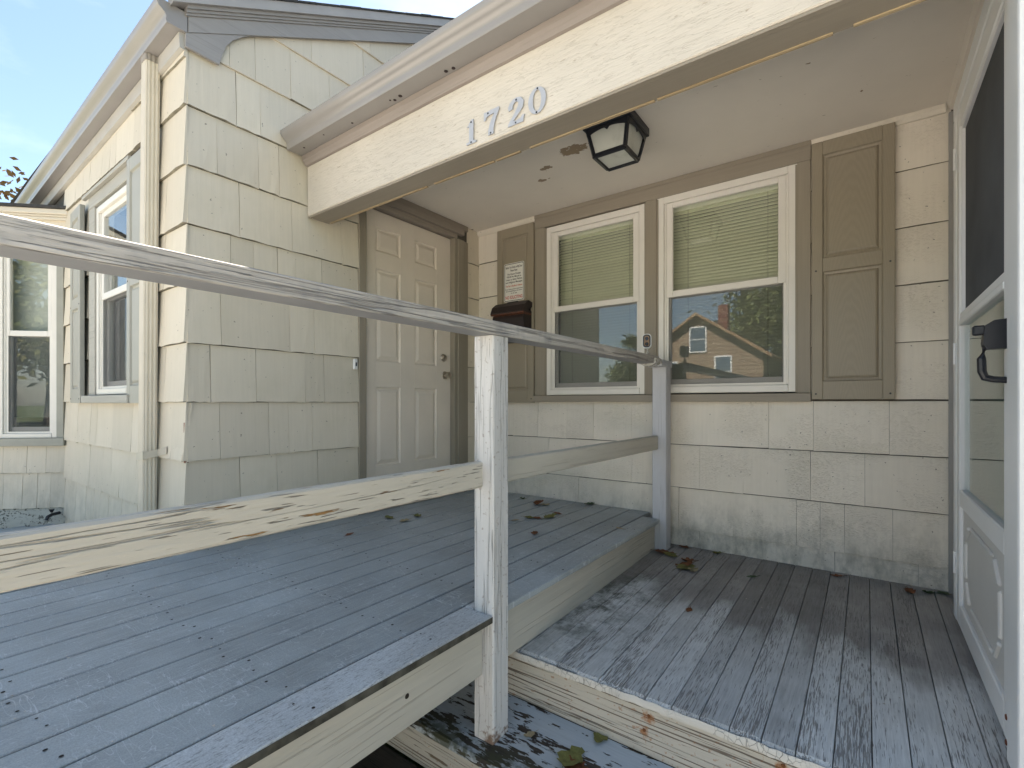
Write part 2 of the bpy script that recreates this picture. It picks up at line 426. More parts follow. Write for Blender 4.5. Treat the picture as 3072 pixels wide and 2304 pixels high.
def glass_mat(name, tint, ior, rough=0.0):
    m = bpy.data.materials.new(name); m.use_nodes = True
    t = m.node_tree; t.nodes.clear()
    o = t.nodes.new('ShaderNodeOutputMaterial')
    mx = t.nodes.new('ShaderNodeMixShader')
    gn = t.nodes.new('ShaderNodeNewGeometry')
    dt = t.nodes.new('ShaderNodeVectorMath'); dt.operation = 'DOT_PRODUCT'
    t.links.new(gn.outputs['Normal'], dt.inputs[0]); t.links.new(gn.outputs['Incoming'], dt.inputs[1])
    ab = t.nodes.new('ShaderNodeMath'); ab.operation = 'ABSOLUTE'; t.links.new(dt.outputs['Value'], ab.inputs[0])
    om = t.nodes.new('ShaderNodeMath'); om.operation = 'SUBTRACT'; om.inputs[0].default_value = 1.0; t.links.new(ab.outputs[0], om.inputs[1])
    pw = t.nodes.new('ShaderNodeMath'); pw.operation = 'POWER'; pw.inputs[1].default_value = 5.0; t.links.new(om.outputs[0], pw.inputs[0])
    fr = t.nodes.new('ShaderNodeMapRange'); fr.inputs['To Min'].default_value = ior; fr.inputs['To Max'].default_value = 0.9; t.links.new(pw.outputs[0], fr.inputs[0])
    tr = t.nodes.new('ShaderNodeBsdfTransparent'); tr.inputs['Color'].default_value = (*tint, 1)
    gl = t.nodes.new('ShaderNodeBsdfGlossy'); gl.inputs['Roughness'].default_value = rough
    gl.inputs['Color'].default_value = (1, 1, 1, 1)
    t.links.new(fr.outputs[0], mx.inputs[0]); t.links.new(tr.outputs[0], mx.inputs[1]); t.links.new(gl.outputs[0], mx.inputs[2])
    t.links.new(mx.outputs[0], o.inputs[0])
    return m
M_glass = glass_mat('window_glass', (0.975, 0.985, 0.97), 0.06)
M_glassl = glass_mat('lower_window_glass', (0.94, 0.955, 0.945), 0.165)
M_glass2 = glass_mat('door_glass', (0.80, 0.87, 0.85), 0.09)

def screen_mat():
    m = bpy.data.materials.new('insect_screen'); m.use_nodes = True
    t = m.node_tree; t.nodes.clear()
    o = t.nodes.new('ShaderNodeOutputMaterial'); mx = t.nodes.new('ShaderNodeMixShader'); mx.inputs[0].default_value = 0.24
    tr = t.nodes.new('ShaderNodeBsdfTransparent'); d = t.nodes.new('ShaderNodeBsdfDiffuse'); d.inputs['Color'].default_value = (0.09, 0.095, 0.10, 1)
    t.links.new(tr.outputs[0], mx.inputs[1]); t.links.new(d.outputs[0], mx.inputs[2]); t.links.new(mx.outputs[0], o.inputs[0])
    return m
M_screen = screen_mat()
M_dscreen = plain('dark_door_screen', (0.085, 0.088, 0.095), 0.8, 0.2, 0, 0.2, 3)

def frost_mat():
    n = N('frosted_lamp_glass', 0.35, 0.5)
    d = n.ramp(n.noise(scale=9, detail=4), 0.5, 0.75, 0, 0.5)
    n.color(n.mix(d, (0.55, 0.56, 0.50), (0.22, 0.22, 0.19)))
    return n.m
M_frost = frost_mat()

# ------------------------------------------------------------------ mesh helpers
class MB:
    """collects faces of ONE part"""
    def __init__(self): self.bm = bmesh.new()
    def box(self, x0, x1, y0, y1, z0, z1, bev=0.0, seg=1):
        b = bmesh.new()
        bmesh.ops.create_cube(b, size=1)
        for v in b.verts:
            v.co = Vector((x0 + (v.co.x + .5) * (x1 - x0), y0 + (v.co.y + .5) * (y1 - y0), z0 + (v.co.z + .5) * (z1 - z0)))
        if bev: bmesh.ops.bevel(b, geom=list(b.edges), offset=bev, segments=seg, affect='EDGES', profile=0.5)
        self.merge(b); return self
    def merge(self, b):
        me = bpy.data.meshes.new('tmp'); b.to_mesh(me); b.free()
        self.bm.from_mesh(me); bpy.data.meshes.remove(me)
    def prism(self, poly, ax, a, b):
        """poly: 2-D outline; ax: axis of extrusion (the outline's two axes are the other two in order)"""
        def P(u, v, w):
            return {'X': (w, u, v), 'Y': (u, w, v), 'Z': (u, v, w)}[ax]
        bm = self.bm
        A = [bm.verts.new(P(u, v, a)) for u, v in poly]
        B = [bm.verts.new(P(u, v, b)) for u, v in poly]
        n = len(poly)
        bm.faces.new(A); bm.faces.new(list(reversed(B)))
        for i in range(n): bm.faces.new((A[i], B[i], B[(i + 1) % n], A[(i + 1) % n]))
        return self
    def loft(self, rings, cap=True):
        bm = self.bm
        R = [[bm.verts.new(p) for p in r] for r in rings]
        n = len(R[0])
        for a, b in zip(R, R[1:]):
            for i in range(n): bm.faces.new((a[i], a[(i + 1) % n], b[(i + 1) % n], b[i]))
        if cap: bm.faces.new(list(reversed(R[0]))); bm.faces.new(R[-1])
        return self
    def tube(self, pts, rad, seg=10):
        pts = [Vector(p) for p in pts]
        rad = rad if isinstance(rad, (list, tuple)) else [rad] * len(pts)
        rings = []
        for i, p in enumerate(pts):
            d = (pts[min(i + 1, len(pts) - 1)] - pts[max(i - 1, 0)]).normalized()
            u = d.orthogonal().normalized() if abs(d.z) < 0.99 else Vector((1, 0, 0))
            if abs(d.z) < 0.99:
                u = d.cross(Vector((0, 0, 1))).normalized()
            v = d.cross(u)
            rings.append([p + (u * math.cos(t) + v * math.sin(t)) * rad[i] for t in (2 * math.pi * k / seg for k in range(seg))])
        return self.loft(rings)
    def raised(self, x0, x1, z0, z1, lv, y):
        """raised panel facing -Y: lv = [(inset, depth)], depth positive = towards the viewer"""
        bm = self.bm; prev = None
        for ins, d in lv:
            r = [bm.verts.new(p) for p in ((x0 + ins, y - d, z0 + ins), (x1 - ins, y - d, z0 + ins), (x1 - ins, y - d, z1 - ins), (x0 + ins, y - d, z1 - ins))]
            if prev:
                for i in range(4): bm.faces.new((prev[i], prev[(i + 1) % 4], r[(i + 1) % 4], r[i]))
            prev = r
        bm.faces.new(prev)
        return self
    def mesh(self, name, mat, smooth=False):
        bmesh.ops.recalc_face_normals(self.bm, faces=list(self.bm.faces))
        me = bpy.data.meshes.new(name)
        self.bm.to_mesh(me); self.bm.free()
        if mat: me.materials.append(mat)
        if smooth:
            for p in me.polygons: p.use_smooth = True
        return me

WM = {}
def put(o, parent=None, mat4=None):
    mat4 = mat4 or Matrix.Identity(4)
    COL.objects.link(o)
    if parent is not None:
        o.parent = parent
        o.matrix_parent_inverse = WM[parent.name].inverted()
    o.matrix_basis = mat4
    WM[o.name] = mat4.copy()
    return o
def part(name, mb, mat, parent=None, mat4=None, smooth=False):
    me = mb if isinstance(mb, bpy.types.Mesh) else mb.mesh(name, mat, smooth)
    return put(bpy.data.objects.new(name, me), parent, mat4)
def tag(o, label, cat, group=None):
    o['label'] = label; o['category'] = cat
    if group: o['group'] = group
    return o
def thing(name, label, cat, loc=(0, 0, 0), group=None):
    e = bpy.data.objects.new(name, None)
    e.empty_display_size = 0.1
    put(e, None, Matrix.Translation(loc))
    return tag(e, label, cat, group)
def struct(o): o['kind'] = 'structure'; return o
def TR(x, y, z, rz=0): return Matrix.Translation((x, y, z)) @ Matrix.Rotation(rz, 4, 'Z')
def smooth_angle(o, a=35):
    for p in o.data.polygons: p.use_smooth = True
    o.data.set_sharp_from_angle(angle=math.radians(a))

# ------------------------------------------------------------------ setting: ground, street, sidewalk
def sheet(name, x0, x1, y0, y1, z, mat, d=0.0):
    mb = MB()
    if d: mb.box(x0, x1, y0, y1, z - d, z, 0.01)
    else: mb.bm.faces.new([mb.bm.verts.new(p) for p in ((x0, y0, z), (x1, y0, z), (x1, y1, z), (x0, y1, z))])
    return struct(part(name, mb, mat))
GZ = -0.86
def grass_mat():
    n = N('lawn_grass', 0.9, 0.2)
    f = n.noise(scale=1.3, detail=4, rough=0.7)
    n.color(n.mix(n.ramp(f, 0.3, 0.7), (0.05, 0.085, 0.025), (0.13, 0.14, 0.06)))
    n.bump(n.noise(scale=60, detail=3), 0.8, 0.03)
    return n.m
M_grass = grass_mat()
M_asph = plain('asphalt', (0.055, 0.055, 0.057), 0.85, 0.3, 0, 0.2, 12, 0.4, 150)
M_conc = plain('pale_concrete', (0.36, 0.345, 0.32), 0.8, 0.3, 0, 0.12, 5, 0.3, 90)
sheet('ground', -300, 300, -300, 300, GZ, M_grass)
sheet('road', -300, 300, -24, -16, GZ + 0.006, M_asph)
sheet('sidewalk', -300, 300, -15.2, -13.6, GZ + 0.10, M_conc, 0.12)
sheet('bounce_ground', -7.0, 9.0, -13.6, -2.6, GZ + 0.03, plain('bounce_concrete', (0.60, 0.565, 0.51), 0.8, 0.3, 0, 0.08, 3), 0.04)  # unseen pale ground, added to bounce sunlight up into the porch

# ------------------------------------------------------------------ the house
house = thing('house', 'cream shingled house with taupe shutters, bay window and recessed entry porch', 'house', (0, 0, GZ))
WR = 3.056      # right wall plane
BEAMY = -1.60
CEIL = 2.21
EAVE_Y = -2.23
def rake_z(y): return 2.555 + 0.5635 * (y + 2.229)

# -- shingle pieces
def shingle_meshes(mat, n=4, warp=1.0):
    out = []
    for k in range(n):
        rnd = random.Random(100 + k)
        bm = bmesh.new()
        cols = 5
        V = {}
        for i in range(cols):
            u = i / (cols - 1)
            db = rnd.uniform(-0.004, 0.003) * warp
            fb = -0.015 - rnd.uniform(0, 0.004) * warp
            for j, (v, y) in enumerate(((0 + db / 0.294, fb), (0.5, -0.0085 - rnd.uniform(0, .0015)), (1.0, -0.003))):
                V[i, j] = bm.verts.new((u, y, v))
            V[i, 3] = bm.verts.new((u, 0.002, 1.0)); V[i, 4] = bm.verts.new((u, 0.002, 0 + db / 0.294))
        for i in range(cols - 1):
            for j in range(5):
                a, b = j, (j + 1) % 5
                f_ = bm.faces.new((V[i, a], V[i + 1, a], V[i + 1, b], V[i, b]))
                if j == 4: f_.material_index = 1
        bm.faces.new([V[0, j] for j in range(5)]); bm.faces.new([V[cols - 1, j] for j in reversed(range(5))])
        bmesh.ops.recalc_face_normals(bm, faces=list(bm.faces))
        me = bpy.data.meshes.new('shingle'); bm.to_mesh(me); bm.free()
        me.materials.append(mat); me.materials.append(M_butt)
        out.append(me)
    return out
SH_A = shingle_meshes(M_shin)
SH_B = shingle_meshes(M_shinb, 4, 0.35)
def shingle(wall, meshes, org, rz, u0, u1, z0, z1, gap=0.0022, short=0.002):
    """one shingle on a wall whose face passes through org and runs along +u turned by rz"""
    me = random.choice(meshes)
    d = Vector((math.cos(rz), math.sin(rz), 0))
    p = Vector(org) + d * (u0 + gap / 2)
    m = Matrix.Translation((p.x, p.y, z0)) @ Matrix.Rotation(rz + math.radians(random.uniform(-.25, .25)), 4, 'Z') @ \
        Matrix.Rotation(math.radians(random.uniform(-.35, .35)), 4, 'Y') @ Matrix.Diagonal((u1 - u0 - gap, 1, (z1 - z0) - short, 1))
    return put(bpy.data.objects.new('shingle', me), wall, m)
def cut_shingle(wall, mat, poly, x=0.0):
    """shingle on the door-side wall (facing +X) whose top is cut by the rake; poly in (y, z)"""
    mb = MB()
    zb = min(q[1] for q in poly); zt = max(zb + 0.29, max(q[1] for q in poly))
    f = [mb.bm.verts.new((x + 0.014 - 0.011 * (z - zb) / (zt - zb), y, z)) for y, z in poly]
    b = [mb.bm.verts.new((x - 0.002, y, z)) for y, z in poly]
    mb.bm.faces.new(f); mb.bm.faces.new(list(reversed(b)))
    for i in range(len(poly)): mb.bm.faces.new((f[i], b[i], b[(i + 1) % len(poly)], f[(i + 1) % len(poly)]))
    return part('shingle', mb, mat, wall)
def clip(poly, fn):
    out = []
    for i, p in enumerate(poly):
        q = poly[(i + 1) % len(poly)]
        a, b = fn(*p), fn(*q)
        if a >= 0: out.append(p)
        if (a >= 0) != (b >= 0):
            t = a / (a - b)
            out.append((p[0] + (q[0] - p[0]) * t, p[1] + (q[1] - p[1]) * t))
    return out
def rand_joints(u0, u1, lo=0.16, hi=0.42):
    js = [u0]
    while js[-1] < u1 - lo * 1.3:
        nx = js[-1] + random.uniform(lo, hi)
        if u1 - nx < lo * 0.7: break
        js.append(nx)
    js.append(u1)
    return js
def COURSE(k): return 0.742 + 0.2935 * k

# -- wall facing +X beside the door (x = 0): core with door opening and gable top
def sub_y(sx):   # photograph column -> y on this wall, used for the measured joints
    f = 1446.0; dx = -math.sin(YAW) + math.cos(YAW) * (sx - 1536) / f; dy = math.cos(YAW) + math.sin(YAW) * (sx - 1536) / f
    return CAMY + (0 - CAMX) / dx * dy
core = MB()
core.prism([(-2.225, GZ), (-1.21, GZ), (-1.21, 2.10), (-0.30, 2.10), (-0.30, GZ), (6.0, GZ), (6.0, 2.6), (2.0, rake_z(2.0) - .05), (-2.225, rake_z(-2.225))], 'X', -0.20, -0.004)
wall_d = part('wall', core, M_core, house)
D_OPEN = (-1.235, -0.155)
meas = {6: [685, 763, 869, 986], 5: [706, 778], 4: [648, 773, 835], 3: [716, 873], 2: [690, 759, 831, 884, 963], 1: [660, 866, 940], 0: [629, 765, 912, 970],
        -1: [657, 804, 863, 934], -2: [718, 829, 951], -3: [640, 760, 905]}
for k in range(-3, 15):
    z0, z1 = COURSE(k), COURSE(k + 1)
    if k < 5: spans = [(EAVE_Y, D_OPEN[0]), (D_OPEN[1], -0.004)]
    else: spans = [(EAVE_Y, 1.95)]
    for (a, b) in spans:
        if a == EAVE_Y and k in meas:
            js = [a] + [j for j in (sub_y(s) for s in meas[k]) if j < b - 0.05]
            while js[-1] < b - 0.45: js.append(js[-1] + random.uniform(0.2, 0.4))
            js.append(b)
        else: js = rand_joints(a, b)
        for u0, u1 in zip(js, js[1:]):
            poly = [(u0 + .001, z0), (u1 - .001, z0), (u1 - .001, z1), (u0 + .001, z1)]
            if rake_z(u1) + 0.03 < z0: continue
            if rake_z(u0) + 0.03 < z1:
                poly = clip(poly, lambda y, z: rake_z(y) + 0.03 - z)
                if len(poly) > 2: cut_shingle(wall_d, M_shin, poly)
            else: shingle(wall_d, SH_A, (0, 0, 0), math.pi / 2, u0, u1, z0, z1)

# -- back wall of the porch (y = 0) with two window openings
W1 = (0.698, 1.502, 0.795, 2.094); W2 = (1.579, 2.391, 0.800, 2.104)
core = MB()
for (a, b, c, d) in ((-0.15, W1[0], GZ, CEIL + .05), (W1[1], W2[0], W1[2], 2.094), (W2[1], WR + .1, GZ, CEIL + .05), (W1[0], W2[1], GZ, 0.795), (W1[0], W2[1], 2.094, CEIL + .05)):
    core.box(a, b, 0.004, 0.16, c, d)
wall_b = part('wall', core, M_core, house)
backj = {-1: [0.378, 0.62, 0.878, 1.104, 1.394, 1.898, 2.245, 2.469, 2.805], -2: [0.30, 0.72, 1.15, 1.40, 1.61, 1.851, 2.107, 2.455, 2.702], -3: [0.22, 0.55, 0.98, 1.33, 1.72, 2.055, 2.388, 2.501, 2.613, 2.819],
         -4: [1.45, 1.85, 2.253, 2.569, 2.687, 2.922]}
zb = {-4: (-0.34, -0.075), -3: (-0.08, 0.188), -2: (0.188, 0.469), -1: (0.469, 0.752)}
for k in range(-4, 6):
    z0, z1 = zb.get(k, (0.756 + 0.2935 * k, 0.756 + 0.2935 * (k + 1)))
    z1 = min(z1, CEIL + 0.01)
    if z1 - z0 < 0.02: continue
    if k < 0: spans = [(0.0, WR - 0.012)]
    else: spans = [(0.004, 0.60), (2.455, WR - 0.012)]
    for a, b in spans:
        js = ([a] + backj[k] + [b]) if k in backj else ([a, b] if k >= 0 else rand_joints(a, b))
        if k >= 0 and a > 2: js = [a, 2.62 if k % 2 else 2.70, b]
        for u0, u1 in zip(js, js[1:]): shingle(wall_b, SH_B, (0, 0, 0), 0, u0, u1, z0, z1, 0.0012, 0.0065 if k < 0 else 0.003)
for a, b in ((2.460, WR - .031), (0.004, 0.600)):
    part('ceiling_moulding', MB().prism([(0.002, 2.168), (-0.016, 2.170), (-0.026, 2.190), (-0.028, 2.209), (0.002, 2.209)], 'X', a, b), M_shinb, house)

# -- front wall of the left wing (y = EAVE_Y, x < 0)
FX0 = -2.31
FW = (-1.45, -0.80, 0.79, 2.04)
core = MB()
for (a, b, c, d) in ((-6.0, FW[0], GZ, 2.55), (FW[1], -0.002, GZ, 2.55), (FW[0], FW[1], GZ, FW[2]), (FW[0], FW[1], FW[3], 2.55)):
    core.box(a, b, EAVE_Y + 0.005, EAVE_Y + 0.17, c, d)
wall_f = part('wall', core, M_core, house)
for k in range(-4, 7):
    z0, z1 = COURSE(k), COURSE(k + 1)
    if k == 6: z0, z1 = COURSE(6) - .06, 2.55
    if 0 <= k <= 4:
        spans = [(FX0, -1.66), (-0.55, 0.012)]
    elif k >= 5 or k < 0: spans = [(FX0, 0.012)]
    for a, b in spans:
        for u0, u1 in (lambda js: zip(js, js[1:]))(rand_joints(a, b, 0.12, 0.34)):
            shingle(wall_f, SH_A, (0, EAVE_Y, 0), 0, u0, u1, z0, z1)
# one corner shingle has sprung loose and shows the red sheathing edge
mb = MB().box(-0.006, 0.0045, EAVE_Y - 0.010, EAVE_Y + 0.01, 0.44, 0.64, 0.002)
part('sheathing_edge', mb, plain('raw_cedar', (0.26, 0.13, 0.09), 0.8), wall_f)
m = Matrix.Translation((-0.10, EAVE_Y - 0.003, 0.452)) @ Matrix.Rotation(math.radians(-5), 4, 'X') @ Matrix.Rotation(math.radians(2.5), 4, 'Y') @ Matrix.Diagonal((0.10, 1.2, 0.29, 1))
put(bpy.data.objects.new('shingle', SH_A[1]), wall_f, m)

# -- right wall (x = WR), facing -X
mb = MB().box(WR, WR + 0.18, -1.62, -0.002, GZ, 2.34, 0.002)
wall_r = part('wall', mb, M_shinb, house)
mb = MB().box(WR + .18, 8.0, -1.61, -1.45, GZ, 2.34)
part('wall', mb, M_shin, house)
mb = MB().box(WR - 0.022, WR - 0.002, -0.03, -0.008, -0.20, 2.16, 0.002)
part('corner_strip', mb, plain('dull_grey_trim', (0.30, 0.295, 0.28), 0.7), house)
mb = MB().prism([(WR - .001, 2.165), (WR - .02, 2.17), (WR - .03, 2.209), (WR - .001, 2.209)], 'Y', -1.44, -0.03)
part('ceiling_moulding', mb, M_ceil, house)
# solid rest of the house: keeps the light out behind the walls
mb = MB()
mb.box(-6.0, -5.85, EAVE_Y + .17, 6.0, GZ, 2.55); mb.box(-6.0, 8.0, 6.0, 6.15, GZ, 2.55); mb.box(7.85, 8.0, -1.45, 6.0, GZ, 2.34)
part('wall', mb, M_shin, house)

# -- ceiling, beam, trims
part('ceiling', MB().box(-0.002, WR, -1.455, 0.003, CEIL, CEIL + 0.04), M_ceil, house)
beam = part('beam', MB().box(0.018, 8.0, BEAMY, -1.575, 1.852, 2.20, 0.004), M_beam, house)
part('beam_soffit', MB().box(0.020, WR + 0.3, -1.574, -1.455, 1.845, 2.209, 0.004).box(0.020, WR + .3, -1.594, -1.5745, 1.842, 1.8515, 0.001), M_taupex, house)
mb = MB()
x = 0.05
while x < 3.0:
    l = random.uniform(0.1, 0.5)
    mb.box(x, x + l, -1.4715, -1.4575, 1.8405, 1.8449, 0.001); x += l + random.choice((0, 0, 0.01, 0.05))
part('bare_wood_strip', mb, M_raw, house)
part('fascia_moulding', MB().prism([(-1.601, 2.142), (-1.614, 2.145), (-1.622, 2.160), (-1.634, 2.172), (-1.636, 2.205), (-1.601, 2.205)], 'X', 0.02, 8.0),
     wood_paint('mauve_moulding_paint', (0.29, 0.25, 0.225), 'X', crack=0.2, thr=0.65, bump=0.3), house)

GUT = [(0, .095), (0, 0), (-.086, 0), (-.091, .010), (-.088, .026), (-.094, .040), (-.108, .052), (-.120, .062), (-.127, .076), (-.128, .094), (-.116, .097), (-.116, .091),
       (-.123, .089), (-.122, .078), (-.116, .067), (-.104, .056), (-.090, .044), (-.084, .028), (-.086, .012), (-.083, .004), (-.004, .004), (-.004, .095)]
def gutter(x0, x1, yb, z0, tilt, endx):
    mb = MB()
    n = len(GUT)
    for (a, b) in ((x0, x1),):
        A = [mb.bm.verts.new((a, yb + y, z0 + tilt * a + z)) for y, z in GUT]
        B = [mb.bm.verts.new((b, yb + y, z0 + tilt * b + z)) for y, z in GUT]
        for i in range(n): mb.bm.faces.new((A[i], B[i], B[(i + 1) % n], A[(i + 1) % n]))
        mb.bm.faces.new(A); mb.bm.faces.new(list(reversed(B)))
    g = part('gutter', mb, M_gut, house)
    smooth_angle(g, 50)
    cap = MB().prism([(yb + y, z0 + tilt * endx + z) for y, z in GUT[:11]], 'X', endx - 0.002, endx + 0.0015)
    part('end_cap', cap, M_gut, g)
    return g
g1 = gutter(-4.2, 0.028, -2.236, 2.548, 0.036, 0.030)
g2 = gutter(0.020, 8.0, -1.637, 2.196, 0.0, 0.019)
# dark holes rusted in the underside of the porch gutter
mb = MB()
for hx, hy, r in ((0.55, -1.665, .006), (0.88, -1.66, .008), (0.925, -1.665, .010), (0.86, -1.672, .005), (1.22, -1.66, .009), (1.26, -1.655, .009), (0.12, -1.68, .006), (0.33, -1.69, .004)):
    mb.tube([(hx, hy, 2.1945), (hx, hy, 2.1958)], [r, r], 8)
part('rust_hole', mb, plain('rust_hole_dark', (0.03, 0.02, 0.018), 0.9), g2)
# moulding under the left eave and its soffit edge
mb = MB()
prof = [(-2.246, 0.0), (-2.262, 0.004), (-2.266, 0.075), (-2.232, 0.085), (-2.23, 0.0)]
A = [mb.bm.verts.new((-4.2, y, 2.47 + .036 * -4.2 + z)) for y, z in prof]; B = [mb.bm.verts.new((0.012, y, 2.47 + z)) for y, z in prof]
for i in range(len(prof)): mb.bm.faces.new((A[i], B[i], B[(i + 1) % len(prof)], A[(i + 1) % len(prof)]))
mb.bm.faces.new(A); mb.bm.faces.new(list(reversed(B)))
part('eave_moulding', mb, plain('greyed_eave_paint', (0.43, 0.41, 0.375), 0.5), house)

# -- gable rake boards and cornice return
def rake_board(y0, y1, lo, hi, x0, x1): return [(x0, x1), [(y0, rake_z(y0) + lo), (y1, rake_z(y1) + lo), (y1, rake_z(y1) + hi), (y0, rake_z(y0) + hi)]]
rk = MB()
for (xx, pl) in (rake_board(-2.232, 2.0, 0.0, 0.078, 0.016, 0.034),): rk.prism(pl, 'X', *xx)
rake = part('rake_board', rk, M_rake, house)
cr = MB()
for lo, hi, x1 in ((0.078, 0.090, 0.042), (0.090, 0.104, 0.050), (0.104, 0.122, 0.060)):
    (xx, pl) = rake_board(-2.245, 2.0, lo, hi, 0.010, x1); cr.prism(pl, 'X', *xx)
part('crown_moulding', cr, M_rake, rake)
ff = MB(); xx, pl = rake_board(-2.31, 2.0, 0.1225, 0.178, 0.010, 0.078); ff.prism(pl, 'X', *xx)
part('rake_trim', ff, plain('grey_drip_edge', (0.36, 0.345, 0.335), 0.45), rake)
ret = MB().prism([(-2.243, 2.481), (-2.09, 2.476), (-2.078, 2.530), (-2.058, 2.590), (-2.025, 2.640), (-1.976, 2.688), (-1.94, 2.716), (-1.905, rake_z(-1.905) - .001), (-2.232, rake_z(-2.232) - .001), (-2.243, 2.545)], 'X', 0.015, 0.030)
part('cornice_return', ret, M_rake, rake)
# small staggered shingle ends along the rake
mb = MB(); y = -2.35
while y < 2.0:
    l = random.uniform(0.10, 0.16)
    xx, pl = rake_board(y, y + l - .004, 0.1785, 0.190 + random.uniform(-.002, .003), 0.0, 0.082 + random.uniform(0, .008))
    mb.prism(pl, 'X', *xx); y += l
e = part('roof_edge_shingles', mb, M_roof, house); e['kind'] = 'stuff'
# roofs
rf = MB()
rf.prism([(-2.33, rake_z(-2.33) + .145), (2.0, rake_z(2.0) + .145), (6.2, rake_z(2.0) - 4.2 * .5635 + .145), (6.2, rake_z(2.0) - 4.2 * .5635 + .10), (2.0, rake_z(2.0) + .10), (-2.28, rake_z(-2.28) + .10)], 'X', -6.1, 0.009)
part('roof', rf, M_roof, house)
rf = MB()
rf.prism([(-1.70, 2.305), (2.6, 2.305 + 4.3 * .62), (6.3, 2.305 + 4.3 * .62 - 3.7 * .56), (6.3, 2.25 + 4.3 * .62 - 3.7 * .56), (2.6, 2.25 + 4.3 * .62), (-1.66, 2.265)], 'X', 0.02, 8.2)
part('roof', rf, M_roof, house)
part('gable_wall', MB().prism([(-1.6, 2.34), (2.6, 2.24 + 4.3 * .62), (6.1, 2.34)], 'X', 7.9, 8.0), M_shin, house)
part('gable_wall', MB().prism([(-2.2, 2.5), (2.0, rake_z(2.0)), (6.1, 2.5)], 'X', -6.0, -5.9), M_shin, house)

# -- windows.  Local frame: x along the wall, -y towards the viewer, z up
def window(w, h, mat4, meet, drop=0.0, screen=True, frame=0.045, sash=0.042):
    """double hung window; returns the frame part"""
    fr = MB()
    fr.box(0, frame, -0.012, 0.075, 0, h, .003); fr.box(w - frame, w, -0.012, 0.075, 0, h, .003)
    fr.box(frame, w - frame, -0.0125, 0.075, h - frame, h, .003); fr.box(frame, w - frame, -0.0155, 0.075, 0, frame * .95, .003)
    fr.box(frame, frame + .012, 0.0, 0.07, frame, h - frame, .002); fr.box(w - frame - .012, w - frame, 0.0, 0.07, frame, h - frame, .002)
    f = part('window', fr, M_vinyl, house, mat4)
    a = frame + .012
    up = MB()
    up.box(a, a + sash, 0.004, 0.03, meet, h - frame, .003); up.box(w - a - sash, w - a, 0.004, 0.03, meet, h - frame, .003)
    up.box(a + sash, w - a - sash, 0.0045, 0.03, h - frame - sash * .8, h - frame, .003); up.box(a + sash, w - a - sash, 0.0045, 0.03, meet, meet + 0.042, .003)
    part('upper_sash', up, M_vinyl, f, mat4)
    part('pane', MB().box(a + sash - .004, w - a - sash + .004, 0.016, 0.019, meet + .038, h - frame - sash * .8 + .004), M_glass, f, mat4)
    lo = MB(); s2 = sash * .55
    lo.box(a, a + s2, 0.032, 0.058, frame * .95, meet + .035, .003); lo.box(w - a - s2, w - a, 0.032, 0.058, frame * .95, meet + .035, .003)
    lo.box(a + s2, w - a - s2, 0.0325, 0.058, frame * .95, frame * .95 + 0.05, .003); lo.box(a + s2, w - a - s2, 0.0325, 0.058, meet - .002, meet + .0345, .003)
    part('lower_sash', lo, M_vinyl, f, mat4)
    part('pane', MB().box(a + s2 - .004, w - a - s2 + .004, 0.043, 0.046, frame * .95 + .046, meet + .002), M_glassl, f, mat4)
    if screen:
        sc = MB(); b0, b1 = frame * .95 + .001, meet - .001
        sc.box(a, a + .014, 0.006, 0.016, b0, b1); sc.box(w - a - .014, w - a, 0.006, 0.016, b0, b1); sc.box(a + .014, w - a - .014, 0.006, 0.016, b0, b0 + .014)
        s = part('screen_frame', sc, M_vinyl, f, mat4)
        part('screen_mesh', MB().box(a + .012, w - a - .012, 0.0100, 0.0104, b0 + .012, b1), M_screen, f, mat4)
    return f
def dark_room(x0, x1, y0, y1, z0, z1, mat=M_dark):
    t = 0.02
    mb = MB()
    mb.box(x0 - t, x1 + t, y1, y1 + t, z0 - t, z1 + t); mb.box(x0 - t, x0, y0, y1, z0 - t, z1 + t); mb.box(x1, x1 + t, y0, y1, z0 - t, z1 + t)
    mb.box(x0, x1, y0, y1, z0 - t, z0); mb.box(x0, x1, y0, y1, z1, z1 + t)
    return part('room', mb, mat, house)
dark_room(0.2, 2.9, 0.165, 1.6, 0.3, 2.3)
wins = []
for W in (W1, W2):
    wins.append(window(W[1] - W[0], W[3] - W[2], TR(W[0], -0.006, W[2]), 1.436 - W[2]))
# window casing (taupe boards round both windows)
for a, b in ((0.603, 0.697), (1.503, 1.578), (2.392, 2.457)):
    part('window_casing', MB().box(a, b, -0.028, 0.003, 0.792, 2.100, .002), M_taupe, house)
part('window_head', MB().box(0.601, 2.459, -0.030, 0.003, 2.1005, 2.2085, .002).box(0.601, 2.459, -0.034, -0.030, 2.1805, 2.2082, .001), M_taupex, house)
part('window_sill', MB().box(0.601, 2.460, -0.052, 0.003, 0.744, 0.7915, .003), M_taupex, house)
# narrow bevelled stop beside the frames
for a, b in ((0.697, 0.7075), (1.4925, 1.503), (1.578, 1.5885), (2.3815, 2.392)): part('window_stop', MB().box(a, b, -0.0225, 0.0, 0.795, 2.094, .001), M_taupe, house)

